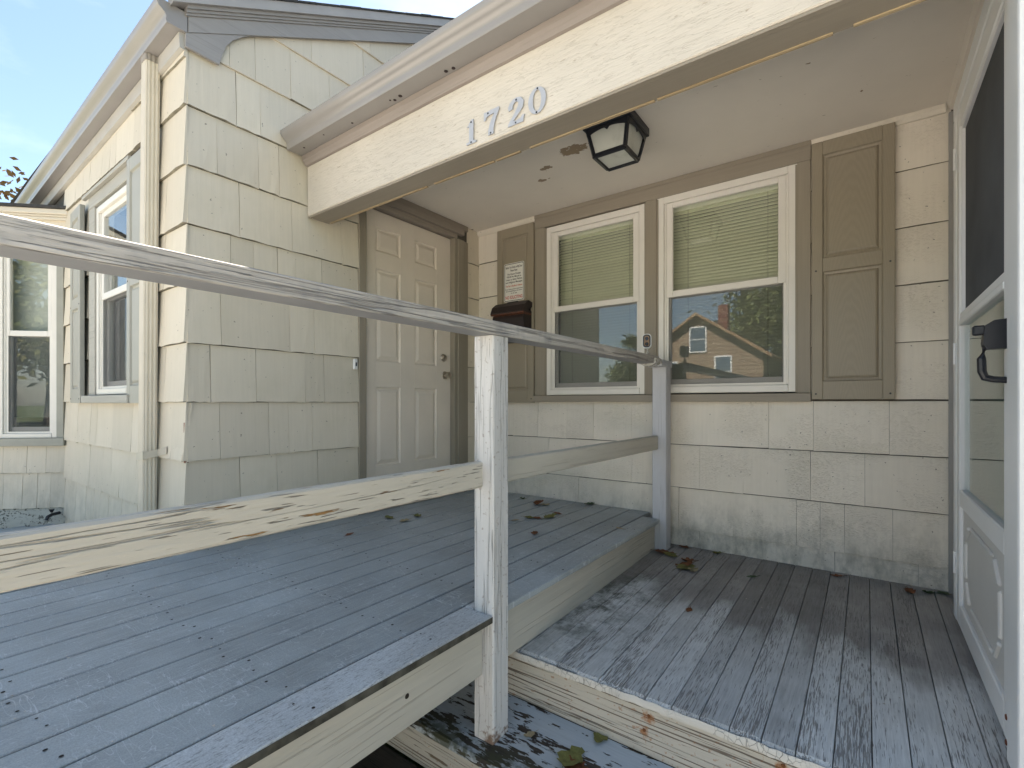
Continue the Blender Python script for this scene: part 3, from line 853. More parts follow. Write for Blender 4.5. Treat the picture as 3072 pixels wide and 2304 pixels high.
# blinds: things hanging behind the panes
def blind(W, label, upto):
    t = thing('window_blind', label, 'window blind', ((W[0] + W[1]) / 2, 0.115, W[2]), 'closed slatted blinds behind the porch windows')
    x0, x1 = W[0] + .055, W[1] - .055
    part('head_rail', MB().box(x0, x1, 0.095, 0.13, W[3] - .075, W[3] - .045, .002), M_blind, t)
    sl = MB()
    hw, hh = (x1 - x0) / 2, 0.0124
    pr = []
    for k in range(5):
        u = -1 + k * .5
        pr.append((u * .0085 + .0024 * (1 - u * u) * -1, u * hh))
    rings = []
    V0 = [sl.bm.verts.new((-hw, y, z)) for y, z in pr]; V1 = [sl.bm.verts.new((hw, y, z)) for y, z in pr]
    for i in range(4): sl.bm.faces.new((V0[i], V1[i], V1[i + 1], V0[i + 1]))
    U0 = [sl.bm.verts.new((-hw, y + .0006, z)) for y, z in pr]; U1 = [sl.bm.verts.new((hw, y + .0006, z)) for y, z in pr]
    for i in range(4): sl.bm.faces.new((U0[i + 1], U1[i + 1], U1[i], U0[i]))
    me = sl.mesh('slat', M_blind, True)
    z = W[3] - .088
    while z > upto:
        part('slat', me, None, t, Matrix.Translation(((x0 + x1) / 2, 0.112 + random.uniform(-.0006, .0006), z)) @ Matrix.Rotation(math.radians(random.uniform(-.12, .12)), 4, 'Y'))
        z -= 0.0212
    part('bottom_rail', MB().box(x0, x1, 0.104, 0.122, z - .006, z + .010, .002), M_blind, t)
    cd = MB()
    for u in (0.16, 0.84): cd.box(x0 + (x1 - x0) * u - .0008, x0 + (x1 - x0) * u + .0008, 0.1035, 0.105, z, W[3] - .07)
    part('ladder_cord', cd, plain('dark_cord', (0.12, 0.11, 0.08), 0.8), t)
blind(W1, 'closed pale blind behind the window nearest the entry door', 0.86)
blind(W2, 'closed pale blind behind the window beside the right shutter', 0.86)

# -- shutters
def shutter(w, h, mat4, split, mat=None, rooms=((0.07, 0.06), (0.05, 0.05))):
    mat = mat or M_shut
    sh = MB()
    st_, rl, mid = 0.052, 0.075, 0.075
    sh.box(0, st_, -0.028, 0, 0, h, .003); sh.box(w - st_, w, -0.028, 0, 0, h, .003)
    sh.box(st_, w - st_, -0.0275, 0, 0, rl + .025, .002); sh.box(st_, w - st_, -0.0275, 0, h - rl, h, .002); sh.box(st_, w - st_, -0.0275, 0, split - mid / 2, split + mid / 2, .002)
    s = part('shutter', sh, mat, house, mat4)
    for (a, b) in ((rl + .025, split - mid / 2), (split + mid / 2, h - rl)):
        part('panel', MB().raised(st_, w - st_, a, b, [(0, 0.024), (0.004, 0.016), (0.016, 0.013), (0.022, 0.021), (0.030, 0.0245), (0.034, 0.0245)], 0.0), mat, s, mat4)
    sc = MB()
    for px, pz in ((.02, .03), (w - .02, .03), (.02, h * .5), (w - .02, h * .5)): sc.tube([(px, -0.0275, pz), (px, -0.0300, pz)], [.005, .004], 8)
    part('screw', sc, M_black, s, mat4)
    return s
shutter(0.362, 1.420, TR(0.238, -0.018, 0.738), 0.735)
shutter(0.365, 1.421, TR(2.463, -0.018, 0.756), 0.740)

# -- entry door (x = -0.035) with casing
DX = -0.034
RX = Matrix.Rotation(math.pi / 2, 4, 'Z')        # local -y -> +X, local x -> +Y
DM = Matrix.Translation((DX, -1.176, 0.022)) @ RX
dw, dh = 0.846, 2.046
pan = [(0.110, 0.325, 1.765, 1.935), (0.463, 0.690, 1.765, 1.935), (0.110, 0.325, 1.003, 1.645), (0.463, 0.690, 1.003, 1.645), (0.102, 0.325, 0.275, 0.824), (0.463, 0.688, 0.275, 0.824)]
dd = MB()
xs = [0, .106, .325, .463, .690, dw]
dd.box(0, .106, -.012, .03, 0, dh, .001); dd.box(.690, dw, -.012, .03, 0, dh, .001); dd.box(.325, .463, -.012, .03, 0, dh, .001)
for a, b in ((.106, .325), (.463, .690)):
    for c, d in ((0, .275), (.824, 1.003), (1.645, 1.765), (1.935, dh)): dd.box(a, b, -.0119, .03, c, d)
door = part('door', dd, M_door, house, DM)
for a, b, c, d in pan:
    a = .106 if a < .3 else a; b = .690 if b > .5 else b
    part('panel', MB().raised(a, b, c, d, [(0, 0.012), (0.005, 0.002), (0.016, 0.000), (0.022, 0.004), (0.040, 0.011), (0.046, 0.011)], 0.0), M_door, door, DM)
def knob(px, pz, rose, big):
    k = MB()
    k.tube([(px, -.012, pz), (px, -.018, pz)], [rose, rose * .92], 20)
    if big: k.tube([(px, -.018, pz), (px, -.030, pz), (px, -.036, pz), (px, -.050, pz), (px, -.064, pz), (px, -.068, pz)], [.011, .011, .020, .026, .024, .016], 20)
    else: k.tube([(px, -.018, pz), (px, -.030, pz), (px, -.032, pz)], [.022, .020, .014], 20)
    return k
o = part('door_knob', knob(0.782, 0.935, .033, True), M_nickel, door, DM); smooth_angle(o, 40)
o = part('deadbolt', knob(0.770, 1.075, .032, False), M_nickel, door, DM); smooth_angle(o, 40)
cs = MB()
cs.box(-0.12, 0.022, -1.2365, -1.178, 0, 2.075, .003); cs.box(-0.12, 0.024, -0.328, -0.290, 0, 2.075, .003); cs.box(-0.02, 0.030, -0.290, -0.215, 0, 2.0755, .004); cs.box(-0.02, 0.020, -0.2148, -0.158, 0, 2.075, .004)
part('door_casing', cs, M_taupe, house)
cs = MB()
cs.box(-0.12, 0.022, -1.2365, -0.290, 2.0755, 2.115, .003); cs.box(-0.02, 0.032, -1.2365, -0.214, 2.1155, 2.165, .004); cs.box(-0.02, 0.020, -1.2365, -0.157, 2.1655, 2.2085, .003)
part('door_casing', cs, M_taupey, house)
part('threshold', MB().box(-0.15, 0.03, -1.176, -0.33, -0.03, 0.021, .004), M_nickel, house)
part('door_backing', MB().box(-0.115, -0.075, -1.18, -0.325, 0.0, 2.09), M_dark, house)
# door bell
db = part('door_bell', MB().box(0.015, 0.034, -1.283, -1.257, 0.955, 1.022, .003), M_white, house)
part('bell_button', MB().box(0.034, 0.038, -1.275, -1.265, 0.975, 1.000, .002), M_black, db)

# -- storm door on the right wall (faces -X): local x -> -Y
SM = Matrix.Translation((3.018, 0, 0)) @ Matrix.Rotation(-math.pi / 2, 4, 'Z')
def sx(y): return -y
fr = MB()
fr.box(0.385, 0.452, -0.006, 0.038, -0.178, 1.945, .004); fr.box(0.385, 1.45, -0.0065, 0.038, 1.9455, 2.02, .004); fr.box(1.400, 1.436, 0.000, 0.038, -0.19, 1.945, .003)
fr.box(1.436, 1.56, -0.018, 0.037, -0.185, 2.08, .008, 2)
part('storm_door_frame', fr, M_white, house, SM)
lf = MB()
lf.box(0.456, 0.530, -0.004, 0.030, -0.175, 1.94, .004); lf.box(1.322, 1.397, -0.004, 0.030, -0.175, 1.94, .004)
lf.box(0.530, 1.322, -0.0035, 0.030, 1.860, 1.939, .004); lf.box(0.530, 1.322, -0.0035, 0.030, -0.1745, -0.085, .004); lf.box(0.530, 1.322, -0.0035, 0.030, 0.315, 0.385, .004)
sd_ = part('storm_door', lf, M_white, house, SM)
part('cross_rail', MB().box(0.5305, 1.3215, -0.0055, 0.028, 1.052, 1.074, .003).box(0.5305, 1.3215, -0.002, 0.028, 1.0745, 1.103, .003), M_white, sd_, SM)
part('screen_mesh', MB().box(0.528, 1.324, 0.013, 0.016, 1.10, 1.862), M_dscreen, sd_, SM)
gs = MB()
gs.box(0.5305, 0.545, 0.001, 0.02, 1.1035, 1.8595, .002); gs.box(0.5455, 1.3215, 0.001, 0.02, 1.846, 1.8595, .002)
part('screen_frame', gs, M_white, sd_, SM)
part('pane', MB().box(0.528, 1.324, 0.012, 0.016, 0.383, 1.054), M_glass2, sd_, SM)
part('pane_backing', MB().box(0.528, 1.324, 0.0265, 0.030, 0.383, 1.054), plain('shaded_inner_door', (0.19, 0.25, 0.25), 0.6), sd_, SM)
kp = MB().box(0.528, 1.324, 0.008, 0.02, -0.087, 0.317)
kick = part('kick_panel', kp, M_panelw, sd_, SM)
rb = MB()
oc = [(0.62, 0.04), (0.62, 0.20), (0.70, 0.265), (1.14, 0.265), (1.22, 0.20), (1.22, 0.04), (1.14, -0.035), (0.70, -0.035)]
oc = [(x_, z_) for x_, z_ in oc]
for (a, b) in zip(oc, oc[1:] + oc[:1]):
    p, q = Vector((a[0], 0.008, a[1])), Vector((b[0], 0.008, b[1]))
    dd_ = (q - p) * 0.06
    rb.tube([p + dd_, p + dd_ * 1.6, q - dd_ * 1.6, q - dd_], [.003, .009, .009, .003], 10)
part('embossed_octagon', rb, M_panelw, kick, SM)
hd = MB()
hd.prism([(-0.004, 0.885), (-0.004, 0.965), (-0.030, 0.963), (-0.048, 0.950), (-0.052, 0.900), (-0.045, 0.885)], 'X', 1.335, 1.372)
hd.tube([(1.353, -.045, .895), (1.353, -.053, .86), (1.353, -.052, .825), (1.353, -.046, .808), (1.353, -.030, .803), (1.353, -.003, .800)], [.009, .010, .010, .010, .009, .009], 10)
o = part('door_handle', hd, M_black, sd_, SM)
part('push_button', MB().box(1.343, 1.363, -0.072, -0.045, 0.925, 0.952, .004), M_black, o, SM)
hg = MB()
for z in (0.02, 0.9, 1.72): hg.tube([(0.447, -.009, z), (0.447, -.009, z + .09)], [.005, .005], 8)
part('hinge', hg, M_white, sd_, SM)
rs = MB()
for z in (-0.07, -0.135): rs.tube([(1.442, -.0185, z), (1.442, -.021, z)], [.008, .006], 10)
part('rusty_screw', rs, plain('rust', (0.12, 0.04, 0.02), 0.8), sd_, SM)

# -- bay on the left wing: angled side with window
BP = Vector((FX0, EAVE_Y, 0)); BR = math.radians(45)
bd = Vector((-0.7071, -0.7071, 0))
BL = 0.56
BM0 = BP + bd * BL
BW = (0.053, 0.455)     # window span, measured from the inner corner
# local frame: origin at far (outer) end, +x runs to the inner corner
def bu(s): return BL - s
bay = MB()
e1 = BP + bd * BL
def bay_box(s0, s1, z0, z1, t=0.12):
    nrm = Vector((-0.7071, 0.7071, 0))
    p0, p1 = BP + bd * s0 + nrm * .004, BP + bd * s1 + nrm * .004
    q0, q1 = p0 + nrm * t, p1 + nrm * t
    bay.prism([(p0.x, p0.y), (p1.x, p1.y), (q1.x, q1.y), (q0.x, q0.y)], 'Z', z0, z1)
bay_box(-0.0, BW[0], GZ, 2.12); bay_box(BW[1], BL, GZ, 2.12); bay_box(BW[0], BW[1], GZ, 0.47); bay_box(BW[0], BW[1], 1.98, 2.12)
bay.box(e1.x - 1.6, e1.x - 0.012, e1.y + .02, e1.y + .14, GZ, 2.12)
bayo = part('bay', bay, M_core, house)
for k, (z0, z1) in enumerate(((-0.075, 0.197), (0.197, 0.43))):
    js = [0.0, .13, .26, .42, .56] if k else [0.0, .10, .19, .29, .42, .56]
    for a, b in zip(js, js[1:]): shingle(bayo, SH_A, (e1.x, e1.y, 0), BR, bu(b), bu(a), z0, z1)
for a, b in ((0, .15), (.15, .30), (.30, .42), (.42, .56)): shingle(bayo, SH_A, (e1.x, e1.y, 0), BR, bu(b), bu(a), 2.04, 2.15)
for k in range(-3, 5):
    js = rand_joints(e1.x - 1.6, e1.x - 0.012, 0.14, 0.34)
    for a, b in zip(js, js[1:]): shingle(bayo, SH_A, (0, e1.y + .015, 0), 0, a, b, COURSE(k), min(COURSE(k + 1), 2.14))
BMt = Matrix.Translation((e1.x, e1.y, 0)) @ Matrix.Rotation(BR, 4, 'Z')
part('foundation', MB().box(0, BL, -0.004, 0.10, GZ, -0.077, .003), wood_paint('flaking_foundation_paint', (0.50, 0.49, 0.43), 'X', crack=0.15, wood=(0.20, 0.20, 0.17), wood_thr=0.56, across=30, along=9), bayo, BMt)
window(BW[1] - BW[0], 1.98 - 0.466, BMt @ Matrix.Translation((bu(BW[1]), -0.004, 0.466)), 1.25 - .466, frame=0.035, sash=0.026)
cs = MB()
cs.box(bu(0.052), bu(0.004), -0.022, 0.003, 0.43, 2.03, .002); cs.box(bu(0.52), bu(0.456), -0.022, 0.003, 0.43, 2.03, .002); cs.box(bu(0.455), bu(0.053), -0.0215, 0.003, 1.981, 2.03, .002)
cs.box(bu(0.54), bu(-0.012), -0.045, 0.003, 0.405, 0.4655, .003)
part('window_casing', cs, plain('grey_green_casing', (0.33, 0.325, 0.28), 0.55), bayo, BMt)
cr = MB()
cr.box(-0.05, bu(-0.03), -0.030, 0.05, 2.146, 2.168, .003); cr.box(-0.06, bu(-0.04), -0.040, 0.05, 2.1685, 2.182, .003); cr.box(-0.07, bu(-0.05), -0.055, 0.05, 2.1825, 2.224, .005)
part('cornice', cr, M_down, bayo, BMt)
part('bay_roof', MB().prism([(e1.x - 1.7, e1.y - .05), (e1.x + .05, e1.y - .05), (BP.x + .08, BP.y - .02), (BP.x + .08, BP.y + .02), (e1.x - 1.7, BP.y + .02)], 'Z', 2.2245, 2.245), M_roof, bayo)
# blind-dark room behind the bay window
rm = MB()
rm.box(0.06, BL - .02, 0.135, 0.14, 0.62, 2.1)
part('room', rm, plain('grey_blind_cloth', (0.55, 0.57, 0.52), 0.8), bayo, BMt)
# garden tap at the foot of the wall
tp = MB()
t0 = BP + bd * 0.05
tp.tube([(t0.x + .02, t0.y - .0, -0.115), (t0.x + .055, t0.y - .05, -0.115), (t0.x + .07, t0.y - .075, -0.125), (t0.x + .075, t0.y - .085, -0.15)], [.012, .012, .012, .010], 8)
tp.tube([(t0.x + .055, t0.y - .05, -0.10), (t0.x + .055, t0.y - .05, -0.075)], [.006, .018], 8)
part('garden_tap', tp, M_black, house)

# -- window of the left wing with shutters
FWm = TR(FW[0], EAVE_Y - 0.002, FW[2])
window(FW[1] - FW[0], FW[3] - FW[2], FWm, 1.42 - FW[2], frame=0.04)
cs = MB()
cs.box(-1.58, -1.4515, EAVE_Y - .024, EAVE_Y + .003, 0.785, 2.05, .003); cs.box(-0.799, -0.70, EAVE_Y - .024, EAVE_Y + .003, 0.785, 2.05, .003); cs.box(-1.58, -0.70, EAVE_Y - .026, EAVE_Y + .003, 2.0505, 2.145, .003)
cs.box(-1.64, -0.68, EAVE_Y - .05, EAVE_Y - .0265, 2.128, 2.150, .002)
cs.box(-1.60, -0.66, EAVE_Y - .062, EAVE_Y + .05, 0.735, 0.7845, .004)
M_greyt = wood_paint('grey_window_trim', (0.40, 0.385, 0.34), 'X', crack=0.3, thr=0.64, bump=0.3)
part('window_casing', cs, M_greyt, house)
M_shut2 = plain('grey_taupe_shutter', (0.37, 0.36, 0.315), 0.5, 0.4, 0, 0.04, 8)
shutter(0.30, 1.37, Matrix.Translation((-1.945, EAVE_Y - .020, 0.735)) @ Matrix.Rotation(math.radians(-2.0), 4, 'Z'), 0.70, M_shut2)
shutter(0.33, 1.39, Matrix.Translation((-0.705, EAVE_Y - .022, 0.735)), 0.70, M_shut2)
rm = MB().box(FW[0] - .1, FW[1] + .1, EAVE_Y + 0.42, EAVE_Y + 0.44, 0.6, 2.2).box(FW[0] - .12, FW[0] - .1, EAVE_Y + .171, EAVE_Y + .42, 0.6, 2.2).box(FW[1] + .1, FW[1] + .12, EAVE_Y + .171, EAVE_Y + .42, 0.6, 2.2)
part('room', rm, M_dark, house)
cu = MB(); px = FW[0] - .05
pts = []
while px < FW[1] + .05:
    pts.append((px, EAVE_Y + 0.20 + 0.015 * math.sin(px * 75))); px += 0.012
V = [[cu.bm.verts.new((a, b, z)) for a, b in pts] for z in (0.75, 2.06)]
for i in range(len(pts) - 1): cu.bm.faces.new((V[0][i], V[0][i + 1], V[1][i + 1], V[1][i]))
part('curtain', cu, M_curt, house, None, True)

# -- downspout on the left wing
dsx = -0.365
sec = []
wx, wy = 0.075, 0.062
for (ax_, ay, bx_, by) in ((0, 0, wx, 0), (wx, 0, wx, -wy), (wx, -wy, 0, -wy), (0, -wy, 0, 0)):
    nn = 14
    for i in range(nn):
        t = i / nn
        px, py = ax_ + (bx_ - ax_) * t, ay + (by - ay) * t
        o_ = 0.0022 * (1 if (i // 2) % 2 else -0.2) if 1 < i < nn - 1 else -0.003
        nx_, ny_ = ((0, 1), (1, 0), (0, -1), (-1, 0))[[(0, 0), (wx, 0), (wx, -wy), (0, -wy)].index((ax_, ay))]
        sec.append((px + nx_ * o_, py + ny_ * o_))
ds = MB()
ds.loft([[(dsx + px + lx, EAVE_Y - 0.022 + py, z) for px, py in sec] for z, lx in ((-0.80, -0.05), (0.4, -0.03), (1.4, -0.012), (2.535, 0.02))])
dsp = part('downspout', ds, M_down, house)
part('outlet_collar', MB().loft([[(dsx + .02 - .004 + px * 1.1, EAVE_Y - 0.019 + py * 1.1, z) for px, py in sec] for z in (2.505, 2.537)]), plain('dull_collar', (0.32, 0.29, 0.26), 0.6), dsp)
sp = MB()
for (p0, p1) in (((dsx - .04, EAVE_Y - .0875, .455), (dsx + .062, EAVE_Y - .0885, .462)), ((dsx + .058, EAVE_Y - .088, .462), (dsx + .062, EAVE_Y - .018, .475)), ((dsx + .062, EAVE_Y - .022, .475), (dsx + .17, EAVE_Y - .020, .492))):
    p0, p1 = Vector(p0), Vector(p1)
    d = (p1 - p0).normalized(); up = Vector((0, 0, 1)); side = d.cross(up).normalized() * .0015
    sp.loft([[p0 + side + up * .019, p0 - side + up * .019, p0 - side - up * .019, p0 + side - up * .019], [p1 + side + up * .019, p1 - side + up * .019, p1 - side - up * .019, p1 + side - up * .019]])
part('strap', sp, M_strap, dsp)

# ------------------------------------------------------------------ things fixed to the house
# house numbers on the beam
def ring_pts(cx, cy, rx, ry, n=36): return [(cx + rx * math.cos(2 * math.pi * i / n), cy + ry * math.sin(2 * math.pi * i / n)) for i in range(n)]
def digit(ch, x, z, s, label, w):
    t = None
    mb = MB(); th = 0.004; y0 = BEAMY - 0.0035
    P = lambda u, v: (x + u * s, z + v * s)
    if ch == '0':
        A, B = ring_pts(.40, .5, .40, .5), ring_pts(.40, .5, .19, .40)
        for yy, flip in ((y0 - th, 0), (y0, 1)):
            pass
        va = [mb.bm.verts.new((P(*q)[0], y0 - th, P(*q)[1])) for q in A]; vb = [mb.bm.verts.new((P(*q)[0], y0 - th, P(*q)[1])) for q in B]
        wa = [mb.bm.verts.new((P(*q)[0], y0, P(*q)[1])) for q in A]; wb = [mb.bm.verts.new((P(*q)[0], y0, P(*q)[1])) for q in B]
        n = len(A)
        for i in range(n):
            j = (i + 1) % n
            for quad in ((va[i], va[j], vb[j], vb[i]), (wa[j], wa[i], wb[i], wb[j]), (va[j], va[i], wa[i], wa[j]), (vb[i], vb[j], wb[j], wb[i])): mb.bm.faces.new(quad)
    elif ch == '1':
        mb.prism([P(*q) for q in ((0.02, .74), (.10, .80), (.24, 1.0), (.38, 1.0), (.38, .13), (.44, .09), (.52, .09), (.52, 0), (.0, 0), (.0, .09), (.10, .09), (.15, .13), (.15, .74))], 'Y', y0 - th, y0)
    elif ch == '7':
        mb.prism([P(*q) for q in ((0, 1), (.07, .97), (.78, 1), (.80, .90), (.66, .66), (.55, .40), (.50, .18), (.50, 0), (.22, 0), (.24, .20), (.32, .45), (.46, .70), (.56, .82), (.26, .80), (.14, .76), (.08, .64), (0, .64))], 'Y', y0 - th, y0)
    else:
        cl = [(.14, .62, .10), (.12, .72, .11), (.18, .84, .09), (.30, .93, .075), (.42, .945, .075), (.56, .89, .10), (.63, .76, .125), (.60, .63, .125), (.50, .50, .105), (.36, .36, .08), (.22, .22, .07), (.12, .11, .07)]
        L, Rr = [], []
        for i, (a, b, h) in enumerate(cl):
            p, q = cl[max(i - 1, 0)], cl[min(i + 1, len(cl) - 1)]
            d = Vector((q[0] - p[0], q[1] - p[1])).normalized()
            L.append((a - d.y * h, b + d.x * h)); Rr.append((a + d.y * h, b - d.x * h))
        for i in range(len(cl) - 1):
            mb.prism([P(*q) for q in (L[i], L[i + 1], Rr[i + 1], Rr[i])], 'Y', y0 - th, y0)
        mb.prism([P(*q) for q in ((0.0, 0), (.72, 0), (.78, .26), (.68, .26), (.62, .17), (.40, .13), (.20, .17), (.04, .12))], 'Y', y0 - th - .0004, y0 - .0003)
        bmesh.ops.remove_doubles(mb.bm, verts=list(mb.bm.verts), dist=1e-5)
    o = tag(part('house_number', mb, M_num), label, 'number', 'metal house numbers on the beam')
    sc = MB()
    for (u, v) in w: sc.tube([(x + u * s, y0 - th, z + v * s), (x + u * s, y0 - th - .0022, z + v * s)], [.0042, .003], 8)
    part('screw', sc, M_black, o)
digit('1', 1.293, 1.868, 0.104, 'grey metal house number one, first digit on the cream beam', ((.26, .90), (.26, .06)))
digit('7', 1.392, 1.873, 0.104, 'grey metal house number seven, second digit on the cream beam', ((.22, .90), (.36, .06)))
digit('2', 1.520, 1.871, 0.106, 'grey metal house number two, third digit on the cream beam', ((.40, .93), (.38, .06)))
digit('0', 1.622, 1.878, 0.104, 'grey metal house number zero, last digit on the cream beam', ((.42, .94), (.38, .05)))

# ceiling lamp
lamp = thing('ceiling_lamp', 'black square lantern with frosted panes on the porch ceiling', 'lamp', (1.639, -0.806, 2.21))
lx, ly = 1.639, -0.806
mb = MB().box(lx - .132, lx + .132, ly - .132, ly + .132, 2.166, 2.2095, .003)
part('mounting_plate', mb, M_black, lamp)
zt, zl, ht, hb = 2.1655, 2.035, 0.112, 0.086
fr = MB()
def lamp_bar(p, q, r=.008):
    p, q = Vector(p), Vector(q); d = (q - p).normalized()
    u = d.cross(Vector((0.3, 0.2, 1))).normalized(); v = d.cross(u)
    fr.loft([[c + u * r + v * r, c - u * r + v * r, c - u * r - v * r, c + u * r - v * r] for c in (p, q)])
cor = ((-1, -1), (1, -1), (1, 1), (-1, 1))
for i, (a, b) in enumerate(cor):
    c, d = cor[(i + 1) % 4]
    lamp_bar((lx + a * ht, ly + b * ht, zt), (lx + a * hb, ly + b * hb, zl))
    lamp_bar((lx + a * hb, ly + b * hb, zl), (lx + c * hb, ly + d * hb, zl), .009)
part('lamp_frame', fr, M_black, lamp)
for i, (a, b) in enumerate(cor):
    c, d = cor[(i + 1) % 4]
    pn = MB()
    k = .97
    q = [Vector((lx + a * ht * k, ly + b * ht * k, zt)), Vector((lx + c * ht * k, ly + d * ht * k, zt)), Vector((lx + c * hb * k, ly + d * hb * k, zl)), Vector((lx + a * hb * k, ly + b * hb * k, zl))]
    inn = [p + (Vector((lx, ly, p.z)) - p).normalized() * .004 for p in q]
    pn.loft([q, inn])
    part('pane', pn, M_frost, lamp)
    # scalloped valance hanging from the plate in front of the pane
    va = MB(); n_ = 17; top, bot = [], []
    for j in range(n_):
        t = j / (n_ - 1)
        dd_ = 0.014 + 0.020 * (abs(t - .5) * 2) ** 2.2 + (0.014 * max(0, 1 - abs(t - .5) / .07))
        base = Vector((lx + (a + (c - a) * t) * (ht + .006), ly + (b + (d - b) * t) * (ht + .006), zt))
        tz = dd_ / (zt - zl)
        s_ = ((ht + .006) * (1 - tz) + (hb + .006) * tz) / (ht + .006)
        top.append(base); bot.append(Vector((lx + (base.x - lx) * s_, ly + (base.y - ly) * s_, zt - dd_)))
    nrm = Vector(((a + c) / 2, (b + d) / 2, 0)) * .003
    T = [va.bm.verts.new(p) for p in top]; Bv = [va.bm.verts.new(p) for p in bot]; T2 = [va.bm.verts.new(p + nrm) for p in top]; B2 = [va.bm.verts.new(p + nrm) for p in bot]
    for j in range(n_ - 1):
        va.bm.faces.new((T[j], T[j + 1], Bv[j + 1], Bv[j])); va.bm.faces.new((T2[j], B2[j], B2[j + 1], T2[j + 1])); va.bm.faces.new((Bv[j], Bv[j + 1], B2[j + 1], B2[j]))
    part('valance', va, M_black, lamp)
part('pane', MB().box(lx - hb * .95, lx + hb * .95, ly - hb * .95, ly + hb * .95, zl - .001, zl + .003), M_frost, lamp)

# sign on the left shutter
sgn = thing('notice_sign', 'small white no soliciting sign with black border on the left shutter', 'sign', (0.417, -0.05, 1.557))
def rrect(x0, x1, z0, z1, r, n=5):
    out = []
    for cx, cz, a0 in ((x1 - r, z1 - r, 0), (x0 + r, z1 - r, 90), (x0 + r, z0 + r, 180), (x1 - r, z0 + r, 270)):
        for i in range(n + 1):
            a = math.radians(a0 + 90 * i / n); out.append((cx + r * math.cos(a), cz + r * math.sin(a)))
    return out
SY = -0.052
part('plate', MB().prism(rrect(.317, .516, 1.556, 1.867, .014), 'Y', SY, SY + .003), plain('sign_white', (0.72, 0.71, 0.66), .4), sgn)
bd_ = MB()
O_, I_ = rrect(.322, .511, 1.561, 1.862, .012), rrect(.3265, .5065, 1.5655, 1.8575, .009)
vo = [bd_.bm.verts.new((a, SY - .0006, b)) for a, b in O_]; vi = [bd_.bm.verts.new((a, SY - .0006, b)) for a, b in I_]
for i in range(len(O_)): bd_.bm.faces.new((vo[i], vo[(i + 1) % len(O_)], vi[(i + 1) % len(O_)], vi[i]))
M_ink = plain('black_ink', (0.01, 0.01, 0.01), .5); M_red = plain('red_ink', (0.48, 0.03, 0.02), .5); M_org = plain('orange_red_ink', (0.50, 0.09, 0.03), .5)
part('border', bd_, M_ink, sgn)
def text(s, cx, z, size, mat, wid, shear=0.0):
    cu = bpy.data.curves.new('lettering', 'FONT'); cu.body = s; cu.align_x = 'CENTER'; cu.size = size; cu.offset = size * .018
    ob = bpy.data.objects.new('lettering', cu); COL.objects.link(ob)
    bpy.context.view_layer.update()
    me = bpy.data.meshes.new_from_object(ob.evaluated_get(bpy.context.evaluated_depsgraph_get()))
    bpy.data.objects.remove(ob)
    xs_ = [v.co.x for v in me.vertices]
    k = wid / (max(xs_) - min(xs_))
    for v in me.vertices: v.co = Vector((cx + v.co.x * k, SY - .0008, z + v.co.y))
    me.materials.clear(); me.materials.append(mat)
    part('lettering', me, None, sgn)
for s, z, sz, m_, w_ in (('Before You Knock on My Door', 1.825, .026, M_ink, .165), ('Please Note:', 1.800, .024, M_ink, .07), ('This House Charges', 1.772, .020, M_ink, .135),
                         ('$50.00 Per Minute to', 1.750, .020, M_ink, .145), ('Listen to Sales Pitches', 1.728, .020, M_ink, .16), ('and Religious Messages', 1.706, .020, M_ink, .165),
                         ('This Fee is Payable in Advance', 1.676, .021, M_org, .165), ('If you have not been invited here', 1.652, .015, M_ink, .168), ('you are agreeing to the terms', 1.637, .015, M_ink, .16), ('on this sign', 1.620, .013, M_ink, .06),
                         ('NO SOLICITING', 1.578, .036, M_red, .168)):
    text(s, .4165, z, sz, m_, w_)

# mailbox below the sign
mbx = thing('mailbox', 'black metal wall mailbox with rusty lid seam below the sign', 'mailbox', (0.44, -0.06, 1.20))
bx = MB()
mx0, mx1 = 0.275, 0.588
bx.prism([(-0.048, 1.46), (-0.048, 1.22), (-0.125, 1.22), (-0.150, 1.25), (-0.158, 1.40), (-0.150, 1.43), (-0.10, 1.46)], 'X', mx0 + .004, mx1 - .004)
bxo = part('box', bx, M_mail, mbx)
ld = MB()
ld.prism([(-0.046, 1.525), (-0.046, 1.490), (-0.155, 1.432), (-0.168, 1.434), (-0.172, 1.450), (-0.150, 1.500), (-0.10, 1.535)], 'X', mx0 - .006, mx1 + .004)
part('lid', ld, M_mail, mbx)
part('back_plate', MB().prism([(mx0 + .01, 1.46), (mx1 - .01, 1.46), (mx1 - .01, 1.532), (.46, 1.548), (.445, 1.565), (.36, 1.565), (.345, 1.548), (mx0 + .01, 1.532)], 'Y', -0.0505, -0.0475), M_black, mbx)

